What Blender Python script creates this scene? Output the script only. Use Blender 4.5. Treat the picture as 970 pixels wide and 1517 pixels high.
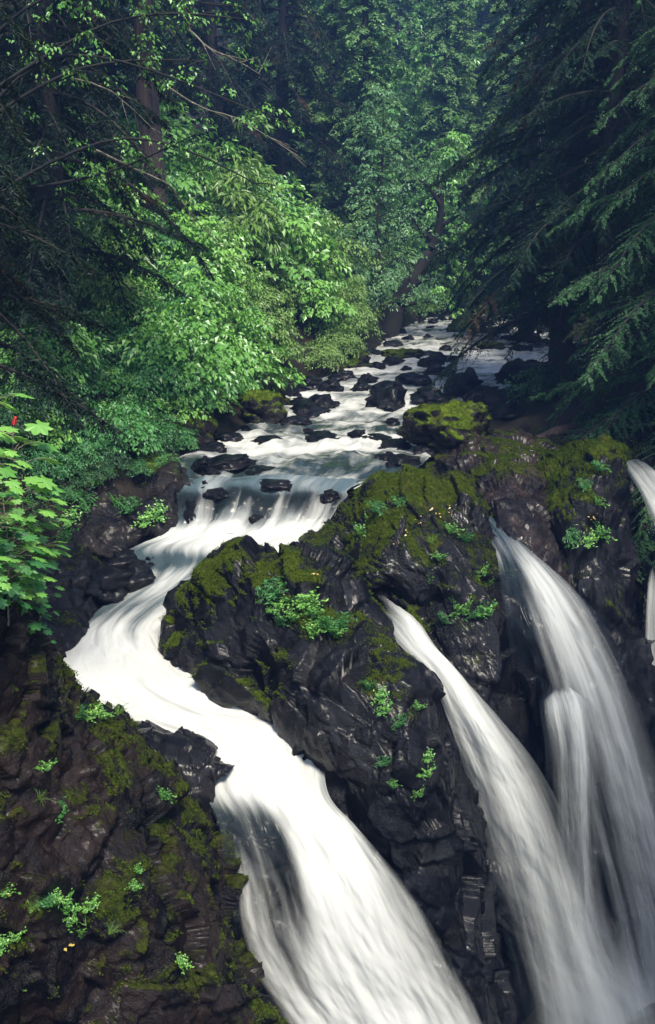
import bpy, math, random
import numpy as np
from mathutils import Vector, Matrix

for _o in list(bpy.data.objects):
    bpy.data.objects.remove(_o)
SC = bpy.context.scene
COL = SC.collection
random.seed(7)
RNG = np.random.default_rng(7)
R = math.radians

# ------------------------------------------------------------------ camera
FPX, CX, CY = 1426.0, 485.0, 758.5          # focal length and centre in pixels of the 970x1517 photograph
PITCH = R(14.5)
cam = bpy.data.cameras.new('camera')
cam.sensor_fit = 'VERTICAL'
cam.sensor_height = 24.0
cam.lens = 24.0 * FPX / 1517.0
cam.clip_start, cam.clip_end = 0.1, 1000.0
camo = bpy.data.objects.new('camera', cam)
COL.objects.link(camo)
camo.location = (0, 0, 0)
camo.rotation_euler = (math.pi / 2 - PITCH, 0, 0)
SC.camera = camo

# ------------------------------------------------------------------ light
SUN_EL, SUN_AZ = R(58), R(158)               # azimuth clockwise from +Y: the light comes over the right shoulder
w = bpy.data.worlds.new('World')
SC.world = w
w.use_nodes = True
nt = w.node_tree
nt.nodes.clear()
sky = nt.nodes.new('ShaderNodeTexSky')
sky.sky_type = 'NISHITA'
sky.sun_disc = False
sky.sun_elevation = SUN_EL
sky.sun_rotation = SUN_AZ
sky.air_density, sky.dust_density, sky.ozone_density = 1.0, 1.0, 1.5
bg = nt.nodes.new('ShaderNodeBackground')
bg.inputs['Strength'].default_value = 0.08
wo = nt.nodes.new('ShaderNodeOutputWorld')
nt.links.new(sky.outputs[0], bg.inputs[0])
nt.links.new(bg.outputs[0], wo.inputs[0])
sl = bpy.data.lights.new('sun', 'SUN')
sl.energy = 2.8
sl.angle = R(14)
sl.color = (1.0, 0.92, 0.76)
so = bpy.data.objects.new('sun', sl)
COL.objects.link(so)
_d = Vector((math.sin(SUN_AZ) * math.cos(SUN_EL), math.cos(SUN_AZ) * math.cos(SUN_EL), math.sin(SUN_EL)))
so.rotation_euler = _d.to_track_quat('Z', 'Y').to_euler()
SC.view_settings.view_transform = 'Standard'
SC.view_settings.look = 'None'
SC.view_settings.gamma = 1
SC.view_settings.use_curve_mapping = False
SC.view_settings.exposure = 1.62
SC.cycles.max_bounces = 6
SC.cycles.diffuse_bounces = 2
SC.cycles.glossy_bounces = 2
SC.cycles.transmission_bounces = 3
SC.cycles.transparent_max_bounces = 12
SC.cycles.volume_bounces = 0

# ------------------------------------------------------------------ helpers
cp, sp = math.cos(PITCH), math.sin(PITCH)

def at(px, py, Y):
    """a point seen at photograph pixel px,py and standing Y metres ahead of the bridge"""
    dx, dy = (px - CX) / FPX, (CY - py) / FPX
    t = Y / (cp + dy * sp)
    return np.array((dx * t, Y, (-sp + dy * cp) * t))

def proj(P):
    P = np.asarray(P)
    d = P[..., 1] * cp - P[..., 2] * sp
    u = P[..., 1] * sp + P[..., 2] * cp
    return CX + FPX * P[..., 0] / d, CY - FPX * u / d, d

def h3(ix, iy, iz, seed):
    h = (ix.astype(np.int64) * 374761393 + iy.astype(np.int64) * 668265263 + iz.astype(np.int64) * 2147483647 + seed * 974634721) & 0xFFFFFFFF
    h = ((h ^ (h >> 13)) * 1274126177) & 0xFFFFFFFF
    h = ((h ^ (h >> 16)) * 2246822519) & 0xFFFFFFFF
    return ((h ^ (h >> 15)) & 0xFFFFFF) / float(0xFFFFFF)

def vnoise(P, seed=0):
    f = np.floor(P)
    t = P - f
    t = t * t * t * (t * (t * 6 - 15) + 10)
    i = f.astype(np.int64)
    r = 0
    for a in (0, 1):
        wa = t[..., 0] if a else 1 - t[..., 0]
        for b in (0, 1):
            wb = t[..., 1] if b else 1 - t[..., 1]
            for c in (0, 1):
                wc = t[..., 2] if c else 1 - t[..., 2]
                r = r + wa * wb * wc * h3(i[..., 0] + a, i[..., 1] + b, i[..., 2] + c, seed)
    return r * 2 - 1

def fbm(P, octv=4, seed=0, gain=0.5):
    r, a = 0, 1.0
    for k in range(octv):
        r = r + a * vnoise(P * (2.03 ** k) + 17.3 * k, seed + k)
        a *= gain
    return r

def facet(P, seed=0, tilt=1.0):
    """angular broken-rock relief: every cell is a tilted plane with a step at its edge"""
    f = np.floor(P).astype(np.int64)
    best = np.full(P.shape[:-1], 1e9)
    val = np.zeros(P.shape[:-1])
    for a in (-1, 0, 1):
        for b in (-1, 0, 1):
            for c in (-1, 0, 1):
                ix, iy, iz = f[..., 0] + a, f[..., 1] + b, f[..., 2] + c
                d = np.stack((P[..., 0] - ix - h3(ix, iy, iz, seed), P[..., 1] - iy - h3(ix, iy, iz, seed + 1), P[..., 2] - iz - h3(ix, iy, iz, seed + 2)), -1)
                q = (d ** 2).sum(-1)
                n = np.stack((h3(ix, iy, iz, seed + 3), h3(ix, iy, iz, seed + 4), h3(ix, iy, iz, seed + 5)), -1) * 2 - 1
                v = (d * n).sum(-1) * tilt + (h3(ix, iy, iz, seed + 6) - .5) * .6
                m = q < best
                best = np.where(m, q, best)
                val = np.where(m, v, val)
    return val

def sstep(a, b, x):
    t = np.clip((x - a) / (b - a), 0, 1)
    return t * t * (3 - 2 * t)

def mesh_np(name, V, F, attrs=None, smooth=True):
    V = np.ascontiguousarray(V, dtype=np.float32).reshape(-1, 3)
    F = np.ascontiguousarray(F, dtype=np.int32)
    me = bpy.data.meshes.new(name)
    me.vertices.add(len(V))
    me.vertices.foreach_set('co', V.ravel())
    k = F.shape[1]
    me.loops.add(F.size)
    me.loops.foreach_set('vertex_index', F.ravel())
    me.polygons.add(len(F))
    me.polygons.foreach_set('loop_start', np.arange(0, F.size, k, dtype=np.int32))
    me.polygons.foreach_set('use_smooth', np.full(len(F), smooth, dtype=bool))
    for an, av in (attrs or {}).items():
        av = np.asarray(av, dtype=np.float32)
        if av.ndim > 1:
            at_ = me.attributes.new(an, 'FLOAT_VECTOR', 'POINT')
            at_.data.foreach_set('vector', av.ravel())
        else:
            at_ = me.attributes.new(an, 'FLOAT', 'POINT')
            at_.data.foreach_set('value', av.ravel())
    me.update(calc_edges=True)
    me.validate()
    return me

def link(name, me, mat=None, parent=None):
    o = bpy.data.objects.new(name, me)
    COL.objects.link(o)
    if mat is not None and not me.materials:
        me.materials.append(mat)
    if parent is not None:
        o.parent = parent
    return o

def tag(o, label=None, cat=None, group=None, kind=None):
    if label: o['label'] = label
    if cat: o['category'] = cat
    if group: o['group'] = group
    if kind: o['kind'] = kind
    return o

def thing(name, loc, label, cat, group=None, rz=0.0, s=1.0):
    o = bpy.data.objects.new(name, None)
    COL.objects.link(o)
    o.empty_display_size = .2
    o.location = loc
    o.rotation_euler = (0, 0, rz)
    o.scale = (s, s, s)
    return tag(o, label, cat, group)

def copy_tree(src, loc, rz=0.0, s=1.0, label=None, group=None, tilt=(0, 0)):
    r = src.copy()
    COL.objects.link(r)
    r.location = loc
    r.rotation_euler = (tilt[0], tilt[1], rz)
    r.scale = (s, s, s) if np.isscalar(s) else s
    if label: r['label'] = label
    if group: r['group'] = group
    for ch in list(src.children):
        c = ch.copy()
        COL.objects.link(c)
        c.parent = r
        for g in list(ch.children):
            d = g.copy()
            COL.objects.link(d)
            d.parent = c
    return r

def grid_faces(nr, nc):
    i = np.arange((nr - 1) * (nc - 1))
    r, c = i // (nc - 1), i % (nc - 1)
    a = r * nc + c
    return np.stack((a, a + nc, a + nc + 1, a + 1), -1)

def catmull(P, n, by_len=True):
    """resample a control polyline (k,d) to n points with a Catmull-Rom curve"""
    P = np.asarray(P, dtype=float)
    k = len(P)
    if by_len:
        s = np.concatenate(([0], np.cumsum(np.linalg.norm(np.diff(P[:, :3], axis=0), axis=1) + 1e-6)))
        s = s / s[-1] * (k - 1)
        t = np.interp(np.linspace(0, k - 1, n), s, np.arange(k))
    else:
        t = np.linspace(0, k - 1, n)
    i = np.clip(np.floor(t).astype(int), 0, k - 2)
    u = (t - i)[:, None]
    g = lambda j: P[np.clip(j, 0, k - 1)]
    p0, p1, p2, p3 = g(i - 1), g(i), g(i + 1), g(i + 2)
    return .5 * (2 * p1 + (p2 - p0) * u + (2 * p0 - 5 * p1 + 4 * p2 - p3) * u ** 2 + (3 * p1 - p0 - 3 * p2 + p3) * u ** 3)

def grid_normals(G):
    a = np.gradient(G, axis=0)
    b = np.gradient(G, axis=1)
    n = np.cross(a, b)
    return n / (np.linalg.norm(n, axis=-1, keepdims=True) + 1e-9)

# ------------------------------------------------------------------ materials
def new_mat(name):
    m = bpy.data.materials.new(name)
    m.use_nodes = True
    m.node_tree.nodes.clear()
    return m, m.node_tree

def N(t, typ, **kw):
    n = t.nodes.new(typ)
    for k, v in kw.items():
        if k.startswith('i_'):
            n.inputs[k[2:].replace('_', ' ')].default_value = v
        else:
            setattr(n, k, v)
    return n

def L(t, a, b):
    t.links.new(a, b)

def math_n(t, op, a, b=None, c=None, clamp=False):
    n = t.nodes.new('ShaderNodeMath')
    n.operation = op
    n.use_clamp = clamp
    for i, v in enumerate((a, b, c)):
        if v is None: continue
        if isinstance(v, (int, float)): n.inputs[i].default_value = v
        else: t.links.new(v, n.inputs[i])
    return n.outputs[0]

def mixc(t, f, a, b):
    n = t.nodes.new('ShaderNodeMix')
    n.data_type = 'RGBA'
    for i, v in ((0, f), (6, a), (7, b)):
        if isinstance(v, (int, float)): n.inputs[i].default_value = v
        elif isinstance(v, tuple): n.inputs[i].default_value = (*v, 1)
        else: t.links.new(v, n.inputs[i])
    return n.outputs[2]

def maprange(t, v, a, b, c=0.0, d=1.0, smooth=True):
    n = t.nodes.new('ShaderNodeMapRange')
    n.interpolation_type = 'SMOOTHSTEP' if smooth else 'LINEAR'
    t.links.new(v, n.inputs[0])
    for i, x in enumerate((a, b, c, d)):
        n.inputs[i + 1].default_value = x
    return n.outputs[0]

def noise_n(t, vec, scale, detail=4.0, rough=.55, dist=0.0):
    n = N(t, 'ShaderNodeTexNoise')
    n.inputs['Scale'].default_value = scale
    n.inputs['Detail'].default_value = detail
    n.inputs['Roughness'].default_value = rough
    n.inputs['Distortion'].default_value = dist
    if vec is not None: t.links.new(vec, n.inputs['Vector'])
    return n.outputs['Fac']

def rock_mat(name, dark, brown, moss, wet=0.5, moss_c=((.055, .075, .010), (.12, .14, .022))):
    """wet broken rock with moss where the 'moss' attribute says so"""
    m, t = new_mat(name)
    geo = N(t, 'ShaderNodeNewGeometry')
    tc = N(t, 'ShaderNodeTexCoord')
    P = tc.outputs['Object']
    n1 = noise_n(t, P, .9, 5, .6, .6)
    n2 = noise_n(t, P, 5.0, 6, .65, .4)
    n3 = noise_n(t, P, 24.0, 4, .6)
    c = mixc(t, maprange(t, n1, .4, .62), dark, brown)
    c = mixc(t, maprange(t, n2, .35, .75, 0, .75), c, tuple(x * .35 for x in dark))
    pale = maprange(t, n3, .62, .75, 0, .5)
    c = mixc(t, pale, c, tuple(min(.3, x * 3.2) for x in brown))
    at_ = N(t, 'ShaderNodeAttribute', attribute_name='moss')
    mn = math_n(t, 'ADD', math_n(t, 'MULTIPLY', noise_n(t, P, 2.6, 6, .7), .6), math_n(t, 'MULTIPLY', noise_n(t, P, 15.0, 4, .7), .4))
    mf = math_n(t, 'ADD', at_.outputs['Fac'], math_n(t, 'MULTIPLY', math_n(t, 'SUBTRACT', mn, .5), 2.0))
    mf = maprange(t, mf, .42, .80)
    mf = math_n(t, 'MULTIPLY', mf, moss)
    mc = mixc(t, maprange(t, noise_n(t, P, 11.0, 5, .75), .32, .68), *moss_c)
    mc = mixc(t, maprange(t, noise_n(t, P, 2.3, 3), .5, .75, 0, .6), mc, (.06, .045, .016))
    c = mixc(t, mf, c, mc)
    n4 = noise_n(t, P, 70.0, 2, .6)
    rg = maprange(t, math_n(t, 'ADD', math_n(t, 'MULTIPLY', n1, .5), math_n(t, 'MULTIPLY', n3, .5)), .35, .65, .34 - .22 * wet, .62 - .36 * wet)
    rg = math_n(t, 'MAXIMUM', rg, math_n(t, 'MULTIPLY', mf, .95))
    b = N(t, 'ShaderNodeBsdfPrincipled')
    L(t, c, b.inputs['Base Color'])
    L(t, rg, b.inputs['Roughness'])
    sp_ = math_n(t, 'MULTIPLY', math_n(t, 'SUBTRACT', 1.0, mf), 0.16)
    L(t, sp_, b.inputs['Specular IOR Level'])
    bp = N(t, 'ShaderNodeBump')
    bp.inputs['Strength'].default_value = .9
    bp.inputs['Distance'].default_value = .045
    hgt = math_n(t, 'ADD', math_n(t, 'MULTIPLY', n2, .45), math_n(t, 'ADD', math_n(t, 'MULTIPLY', n3, .8), math_n(t, 'MULTIPLY', n4, .35)))
    hgt = math_n(t, 'ADD', hgt, math_n(t, 'MULTIPLY', math_n(t, 'MULTIPLY', noise_n(t, P, 38, 3, .7), mf), 1.6))
    L(t, hgt, bp.inputs['Height'])
    L(t, bp.outputs[0], b.inputs['Normal'])
    # the film of water over the stone: smoother than the stone itself
    bw = N(t, 'ShaderNodeBump')
    bw.inputs['Strength'].default_value = .32
    bw.inputs['Distance'].default_value = .05
    L(t, n2, bw.inputs['Height'])
    L(t, bw.outputs[0], b.inputs['Coat Normal'])
    film = maprange(t, math_n(t, 'ADD', math_n(t, 'MULTIPLY', n1, .6), math_n(t, 'MULTIPLY', n2, .4)), .44, .60, .05 * wet, .50 * wet)
    L(t, math_n(t, 'MULTIPLY', film, math_n(t, 'SUBTRACT', 1.0, mf)), b.inputs['Coat Weight'])
    b.inputs['Coat Roughness'].default_value = .20
    b.inputs['Coat IOR'].default_value = 1.45
    o = N(t, 'ShaderNodeOutputMaterial')
    L(t, b.outputs[0], o.inputs[0])
    return m

def leaf_mat(name, c1, c2, trans=.35, gloss=.12, rough=.45, brown=0.0):
    m, t = new_mat(name)
    at_ = N(t, 'ShaderNodeAttribute', attribute_name='var')
    oi = N(t, 'ShaderNodeObjectInfo')
    f = math_n(t, 'ADD', math_n(t, 'MULTIPLY', at_.outputs['Fac'], .6), math_n(t, 'MULTIPLY', oi.outputs['Random'], .45))
    c = mixc(t, f, c1, c2)
    if brown:
        ng = N(t, 'ShaderNodeTexCoord')
        nb = noise_n(t, ng.outputs['Object'], .35, 3)
        c = mixc(t, maprange(t, nb, .58, .68, 0, brown), c, (.075, .032, .018))
    d = N(t, 'ShaderNodeBsdfDiffuse')
    L(t, c, d.inputs[0])
    tr = N(t, 'ShaderNodeBsdfTranslucent')
    L(t, mixc(t, .5, c, (.10, .16, .02)), tr.inputs[0])
    g = N(t, 'ShaderNodeBsdfGlossy')
    g.inputs['Roughness'].default_value = rough
    g.inputs['Color'].default_value = (.9, .95, 1, 1)
    m1 = N(t, 'ShaderNodeMixShader')
    m1.inputs[0].default_value = trans
    L(t, d.outputs[0], m1.inputs[1]); L(t, tr.outputs[0], m1.inputs[2])
    m2 = N(t, 'ShaderNodeMixShader')
    m2.inputs[0].default_value = gloss
    L(t, m1.outputs[0], m2.inputs[1]); L(t, g.outputs[0], m2.inputs[2])
    o = N(t, 'ShaderNodeOutputMaterial')
    L(t, m2.outputs[0], o.inputs[0])
    return m

def bark_mat(name, a, b_, moss=0.0, stretch=(6, 6, 1.2)):
    m, t = new_mat(name)
    tc = N(t, 'ShaderNodeTexCoord')
    mp = N(t, 'ShaderNodeMapping')
    mp.inputs['Scale'].default_value = stretch
    L(t, tc.outputs['Object'], mp.inputs[0])
    n1 = noise_n(t, mp.outputs[0], 1.6, 6, .65, .5)
    n2 = noise_n(t, tc.outputs['Object'], 1.1, 4)
    c = mixc(t, maprange(t, n1, .35, .65), a, b_)
    if moss:
        c = mixc(t, maprange(t, n2, .45, .6, 0, moss), c, (.05, .065, .012))
    b = N(t, 'ShaderNodeBsdfPrincipled')
    L(t, c, b.inputs['Base Color'])
    b.inputs['Roughness'].default_value = .85
    bp = N(t, 'ShaderNodeBump')
    bp.inputs['Strength'].default_value = 1.0
    bp.inputs['Distance'].default_value = .06
    L(t, n1, bp.inputs['Height'])
    L(t, bp.outputs[0], b.inputs['Normal'])
    o = N(t, 'ShaderNodeOutputMaterial')
    L(t, b.outputs[0], o.inputs[0])
    return m

def water_mat(name, su=5.0, sv=.7, alpha=True, deep=(.012, .022, .026), c_streak=1.0, bump=.5, bands=0.0):
    """silky running water: foam white where the 'foam' attribute and stretched flow noise are high, clear dark water elsewhere"""
    m, t = new_mat(name)
    fl = N(t, 'ShaderNodeAttribute', attribute_name='flow')
    fo = N(t, 'ShaderNodeAttribute', attribute_name='foam')
    mp = N(t, 'ShaderNodeMapping')
    mp.inputs['Scale'].default_value = (su, sv, 1)
    L(t, fl.outputs['Vector'], mp.inputs[0])
    mp2 = N(t, 'ShaderNodeMapping')
    mp2.inputs['Scale'].default_value = (su * 4.5, sv * 1.3, 1)
    L(t, fl.outputs['Vector'], mp2.inputs[0])
    n1 = noise_n(t, mp.outputs[0], 1.0, 4, .55, .35)
    n2 = noise_n(t, mp2.outputs[0], 1.0, 3, .5, .2)
    s = math_n(t, 'ADD', math_n(t, 'MULTIPLY', math_n(t, 'SUBTRACT', n1, .5), 1.7 * c_streak), math_n(t, 'MULTIPLY', math_n(t, 'SUBTRACT', n2, .5), .38 * c_streak))
    if bands:
        mp3 = N(t, 'ShaderNodeMapping')
        mp3.inputs['Scale'].default_value = (.42, .95, 1)
        L(t, fl.outputs['Vector'], mp3.inputs[0])
        n5 = noise_n(t, mp3.outputs[0], 1.0, 5, .6, .6)
        s = math_n(t, 'ADD', s, math_n(t, 'MULTIPLY', math_n(t, 'SUBTRACT', n5, .5), bands))
    dens = math_n(t, 'ADD', fo.outputs['Fac'], s)
    f = maprange(t, dens, .02, 1.08)
    foam = N(t, 'ShaderNodeBsdfDiffuse')
    foam.inputs[0].default_value = (.61, .62, .60, 1)
    trl = N(t, 'ShaderNodeBsdfTranslucent')
    trl.inputs[0].default_value = (.56, .60, .63, 1)
    fm = N(t, 'ShaderNodeMixShader')
    fm.inputs[0].default_value = .3
    bp = N(t, 'ShaderNodeBump')
    bp.inputs['Strength'].default_value = bump
    bp.inputs['Distance'].default_value = .08
    L(t, math_n(t, 'ADD', n1, math_n(t, 'MULTIPLY', n2, .5)), bp.inputs['Height'])
    L(t, bp.outputs[0], foam.inputs['Normal'])
    L(t, foam.outputs[0], fm.inputs[1]); L(t, trl.outputs[0], fm.inputs[2])
    b = N(t, 'ShaderNodeBsdfPrincipled')
    b.inputs['Base Color'].default_value = (*deep, 1)
    b.inputs['Roughness'].default_value = .16
    b.inputs['IOR'].default_value = 1.33
    L(t, bp.outputs[0], b.inputs['Normal'])
    o = N(t, 'ShaderNodeOutputMaterial')
    mx = N(t, 'ShaderNodeMixShader')
    L(t, f, mx.inputs[0])
    if alpha:
        al = N(t, 'ShaderNodeAttribute', attribute_name='clear')
        tp = N(t, 'ShaderNodeBsdfTransparent')
        dk = N(t, 'ShaderNodeMixShader')
        L(t, al.outputs['Fac'], dk.inputs[0])
        L(t, b.outputs[0], dk.inputs[1]); L(t, tp.outputs[0], dk.inputs[2])
        L(t, dk.outputs[0], mx.inputs[1])
    else:
        L(t, b.outputs[0], mx.inputs[1])
    L(t, fm.outputs[0], mx.inputs[2])
    L(t, mx.outputs[0], o.inputs[0])
    return m

M = {}
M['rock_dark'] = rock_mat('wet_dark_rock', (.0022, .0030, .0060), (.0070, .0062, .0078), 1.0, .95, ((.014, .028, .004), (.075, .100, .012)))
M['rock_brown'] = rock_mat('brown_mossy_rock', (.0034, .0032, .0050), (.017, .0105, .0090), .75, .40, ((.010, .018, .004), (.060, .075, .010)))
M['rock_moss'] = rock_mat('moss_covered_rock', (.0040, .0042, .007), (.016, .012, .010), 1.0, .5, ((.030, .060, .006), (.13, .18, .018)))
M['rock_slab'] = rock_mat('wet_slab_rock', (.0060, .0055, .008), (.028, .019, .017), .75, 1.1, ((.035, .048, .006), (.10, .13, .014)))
M['water'] = water_mat('stream_water', 1.3, .45, False, deep=(.018, .030, .032), bump=.25, c_streak=.8, bands=2.6)
M['cascade'] = water_mat('cascade_water', 2.0, .26, True, deep=(.060, .090, .105), bump=.08, c_streak=1.05)
M['fall'] = water_mat('fall_water', 2.4, .10, True, deep=(.04, .06, .08), c_streak=.62, bump=.03)
M['veil'] = water_mat('spray_veil', 1.2, .10, True, deep=(.04, .06, .08), c_streak=.45, bump=0)
M['soil'] = rock_mat('forest_soil', (.010, .009, .008), (.022, .016, .011), .8, .05, ((.015, .022, .005), (.03, .05, .010)))

# ------------------------------------------------------------------ the course of the stream
# photograph row -> left edge, right edge, distance ahead
COURSE = [(740, 262, 515, 25.6), (722, 268, 545, 26.2), (700, 270, 600, 26.8), (680, 275, 620, 28.0), (660, 320, 640, 30.0), (630, 380, 640, 33.5), (600, 420, 720, 37.5),
          (575, 455, 790, 41.0), (550, 520, 850, 45.0), (530, 555, 885, 49.0), (510, 575, 850, 55.0), (495, 595, 800, 61.0),
          (482, 615, 760, 68.0), (470, 640, 750, 77.0), (462, 660, 752, 86.0), (455, 700, 790, 100.0), (450, 760, 860, 118.0)]
_cs = np.array([[at(l, p, Y)[0], at(r, p, Y)[0], Y, at(l, p, Y)[2]] for p, l, r, Y in COURSE])
cs_y, cs_l, cs_r, cs_z = _cs[:, 2], _cs[:, 0], _cs[:, 1], _cs[:, 3]
def course(y):
    y = np.asarray(y, dtype=float)
    return np.interp(y, cs_y, cs_l), np.interp(y, cs_y, cs_r), np.interp(y, cs_y, cs_z)

def ground_z(x, y):
    x = np.asarray(x, dtype=float); y = np.asarray(y, dtype=float)
    l, r, z = course(y)
    dl = np.maximum(l - x, 0); dr = np.maximum(x - r, 0)
    sl_ = np.interp(y, (20, 28, 40, 60, 90), (.25, .45, .72, .75, .5))
    up = np.minimum(dl, 9) * sl_ + np.clip(dl - 9, 0, 60) * .32
    up = up + np.minimum(dr, 4) * .22 + np.clip(dr - 4, 0, 60) * .42
    inside = (dl + dr) <= 0
    g = z + up - np.where(inside, .55, 0.0) - .30
    g = g + (fbm(np.stack((x * .35, y * .35, x * 0), -1), 4, 5) * .35) * sstep(0, 2.5, dl + dr)
    # the gorge below the lip and the hill at the head of the valley
    fall_ = sstep(26.0, 19.0, y) * sstep(-9, -5.5, x) * sstep(46, 38, x)
    fall_ = np.maximum(fall_, sstep(32, 28, y) * sstep(3.0, 4.4, x) * sstep(46, 38, x))
    g = g - fall_ * 12
    side = sstep(27, 18, y) * (1 - sstep(-9, -5.5, x))
    g = g - side * 1.5
    g = g + np.clip(y - 92, 0, 200) * .75
    return g

def build_ground():
    xs = np.concatenate((np.linspace(-95, -22, 50), np.linspace(-21, 21, 170), np.linspace(22, 95, 50)))
    ys = np.concatenate((np.linspace(3, 26, 70), np.linspace(26.2, 70, 230), np.linspace(71, 170, 80)))
    X, Yv = np.meshgrid(xs, ys)
    G = np.stack((X, Yv, ground_z(X, Yv)), -1)
    nz = grid_normals(G)[..., 2]
    moss = np.abs(nz) * .6 - .1
    # wound so that faces look up
    F = grid_faces(len(ys), len(xs))[:, ::-1]
    me = mesh_np('ground', G, F, {'moss': moss.ravel()})
    tag(link('ground', me, M['soil']), 'dark forest floor and gravelly stream bed', 'ground', kind='structure')
build_ground()

# ------------------------------------------------------------------ rock outcrops
ROCKS = {}
TUFTS = []          # (rock, vertices, normals, moss amounts): given real moss tufts once the leaf builder exists
def outcrop(name, rows, mat, label, cat='rock', res=(200, 230), amp=(.22, .20, .09, .035), moss_k=1.0, moss_min=.35, cell=1.15, seed=0, strata=None, moss_rows=.35, moss_low=.35, moss_f=.8):
    C = [catmull([at(*p) for p in r], 40) for r in rows]
    C = np.array(C)
    nr, nc = res
    G = np.stack([catmull(C[:, j], 60, False) for j in range(C.shape[1])], 1)
    G = np.stack([catmull(G[:, j], nr) for j in range(G.shape[1])], 1)
    G = np.stack([catmull(G[i], nc) for i in range(nr)], 0)
    n = grid_normals(G)
    Q = G + .13 * np.stack((fbm(G * .9, 2, seed + 31), fbm(G * .9, 2, seed + 41), fbm(G * .9, 2, seed + 51)), -1)
    ca, sa = math.cos(.6), math.sin(.6)
    Q = np.stack((Q[..., 0] * ca + Q[..., 2] * sa, Q[..., 1], Q[..., 2] * ca - Q[..., 0] * sa), -1) * np.array(strata if strata is not None else (1.25, .85, .78))
    d = amp[0] * fbm(G * .5, 3, seed) + amp[1] * facet(Q / cell, seed + 3) + amp[2] * facet(Q / (cell * .42) + 3.1, seed + 9) \
        + amp[3] * facet((.6 * Q + .4 * G) / (cell * .17), seed + 15) * .7 + amp[3] * .55 * fbm(G * 5, 4, seed + 20)
    V = G + n * d[..., None]
    n2 = grid_normals(V)
    if n2[..., 1].mean() > 0: n2 = -n2
    fr = np.linspace(0, 1, nr)[:, None]
    ms = sstep(moss_min, moss_min + .45, n2[..., 2] + .25 * fbm(G * 1.3 * moss_f, 3, seed + 61)) * moss_k * (.5 + .6 * sstep(-.3, .5, fbm(G * moss_f, 3, seed + 60)))
    ms = ms * (1 - (1 - moss_low) * sstep(moss_rows, moss_rows + .2, fr))
    fuzz = np.clip(ms, 0, 1) * (.06 * np.abs(fbm(G * 8, 3, seed + 70)) + .04)
    V = V + n2 * fuzz[..., None]
    me = mesh_np(name, V, grid_faces(nr, nc), {'moss': ms.ravel()})
    o = tag(link(name, me, mat), label, cat)
    TUFTS.append((o, V.reshape(-1, 3), n2.reshape(-1, 3), ms.ravel()))
    return o, V.reshape(-1, 3), n2.reshape(-1, 3)

def rock(key, *a, **k):
    ROCKS[key] = outcrop(*a, **k)

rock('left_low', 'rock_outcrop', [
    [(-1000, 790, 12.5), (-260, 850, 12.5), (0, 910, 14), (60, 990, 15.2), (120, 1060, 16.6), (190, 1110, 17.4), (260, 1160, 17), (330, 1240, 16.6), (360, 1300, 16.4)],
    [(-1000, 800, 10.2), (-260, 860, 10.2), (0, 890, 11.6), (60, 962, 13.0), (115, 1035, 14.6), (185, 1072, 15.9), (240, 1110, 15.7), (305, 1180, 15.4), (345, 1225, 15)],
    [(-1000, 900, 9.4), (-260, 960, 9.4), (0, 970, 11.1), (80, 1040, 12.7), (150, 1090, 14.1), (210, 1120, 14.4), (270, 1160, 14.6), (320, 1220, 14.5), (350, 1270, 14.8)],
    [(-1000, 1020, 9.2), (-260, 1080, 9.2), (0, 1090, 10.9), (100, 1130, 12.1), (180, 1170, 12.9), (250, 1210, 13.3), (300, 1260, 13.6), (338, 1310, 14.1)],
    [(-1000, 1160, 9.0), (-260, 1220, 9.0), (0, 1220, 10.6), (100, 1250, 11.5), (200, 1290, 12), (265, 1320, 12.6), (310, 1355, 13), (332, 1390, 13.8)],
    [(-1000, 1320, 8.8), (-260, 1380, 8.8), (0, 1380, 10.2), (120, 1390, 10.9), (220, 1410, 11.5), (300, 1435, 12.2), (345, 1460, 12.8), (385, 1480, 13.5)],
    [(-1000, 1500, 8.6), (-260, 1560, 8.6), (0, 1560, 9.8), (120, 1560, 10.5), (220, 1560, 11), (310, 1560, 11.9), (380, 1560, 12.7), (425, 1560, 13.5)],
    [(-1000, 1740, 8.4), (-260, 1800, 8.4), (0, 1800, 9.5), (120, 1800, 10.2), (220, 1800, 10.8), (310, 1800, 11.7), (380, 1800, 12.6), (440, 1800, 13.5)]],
    M['rock_brown'], 'brown mossy rock outcrop filling the lower left beside the white cascade', res=(330, 440), amp=(.16, .28, .14, .035), moss_k=.80, moss_min=.16, cell=1.0, seed=100, moss_rows=.6, moss_low=.7, moss_f=1.9)

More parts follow.
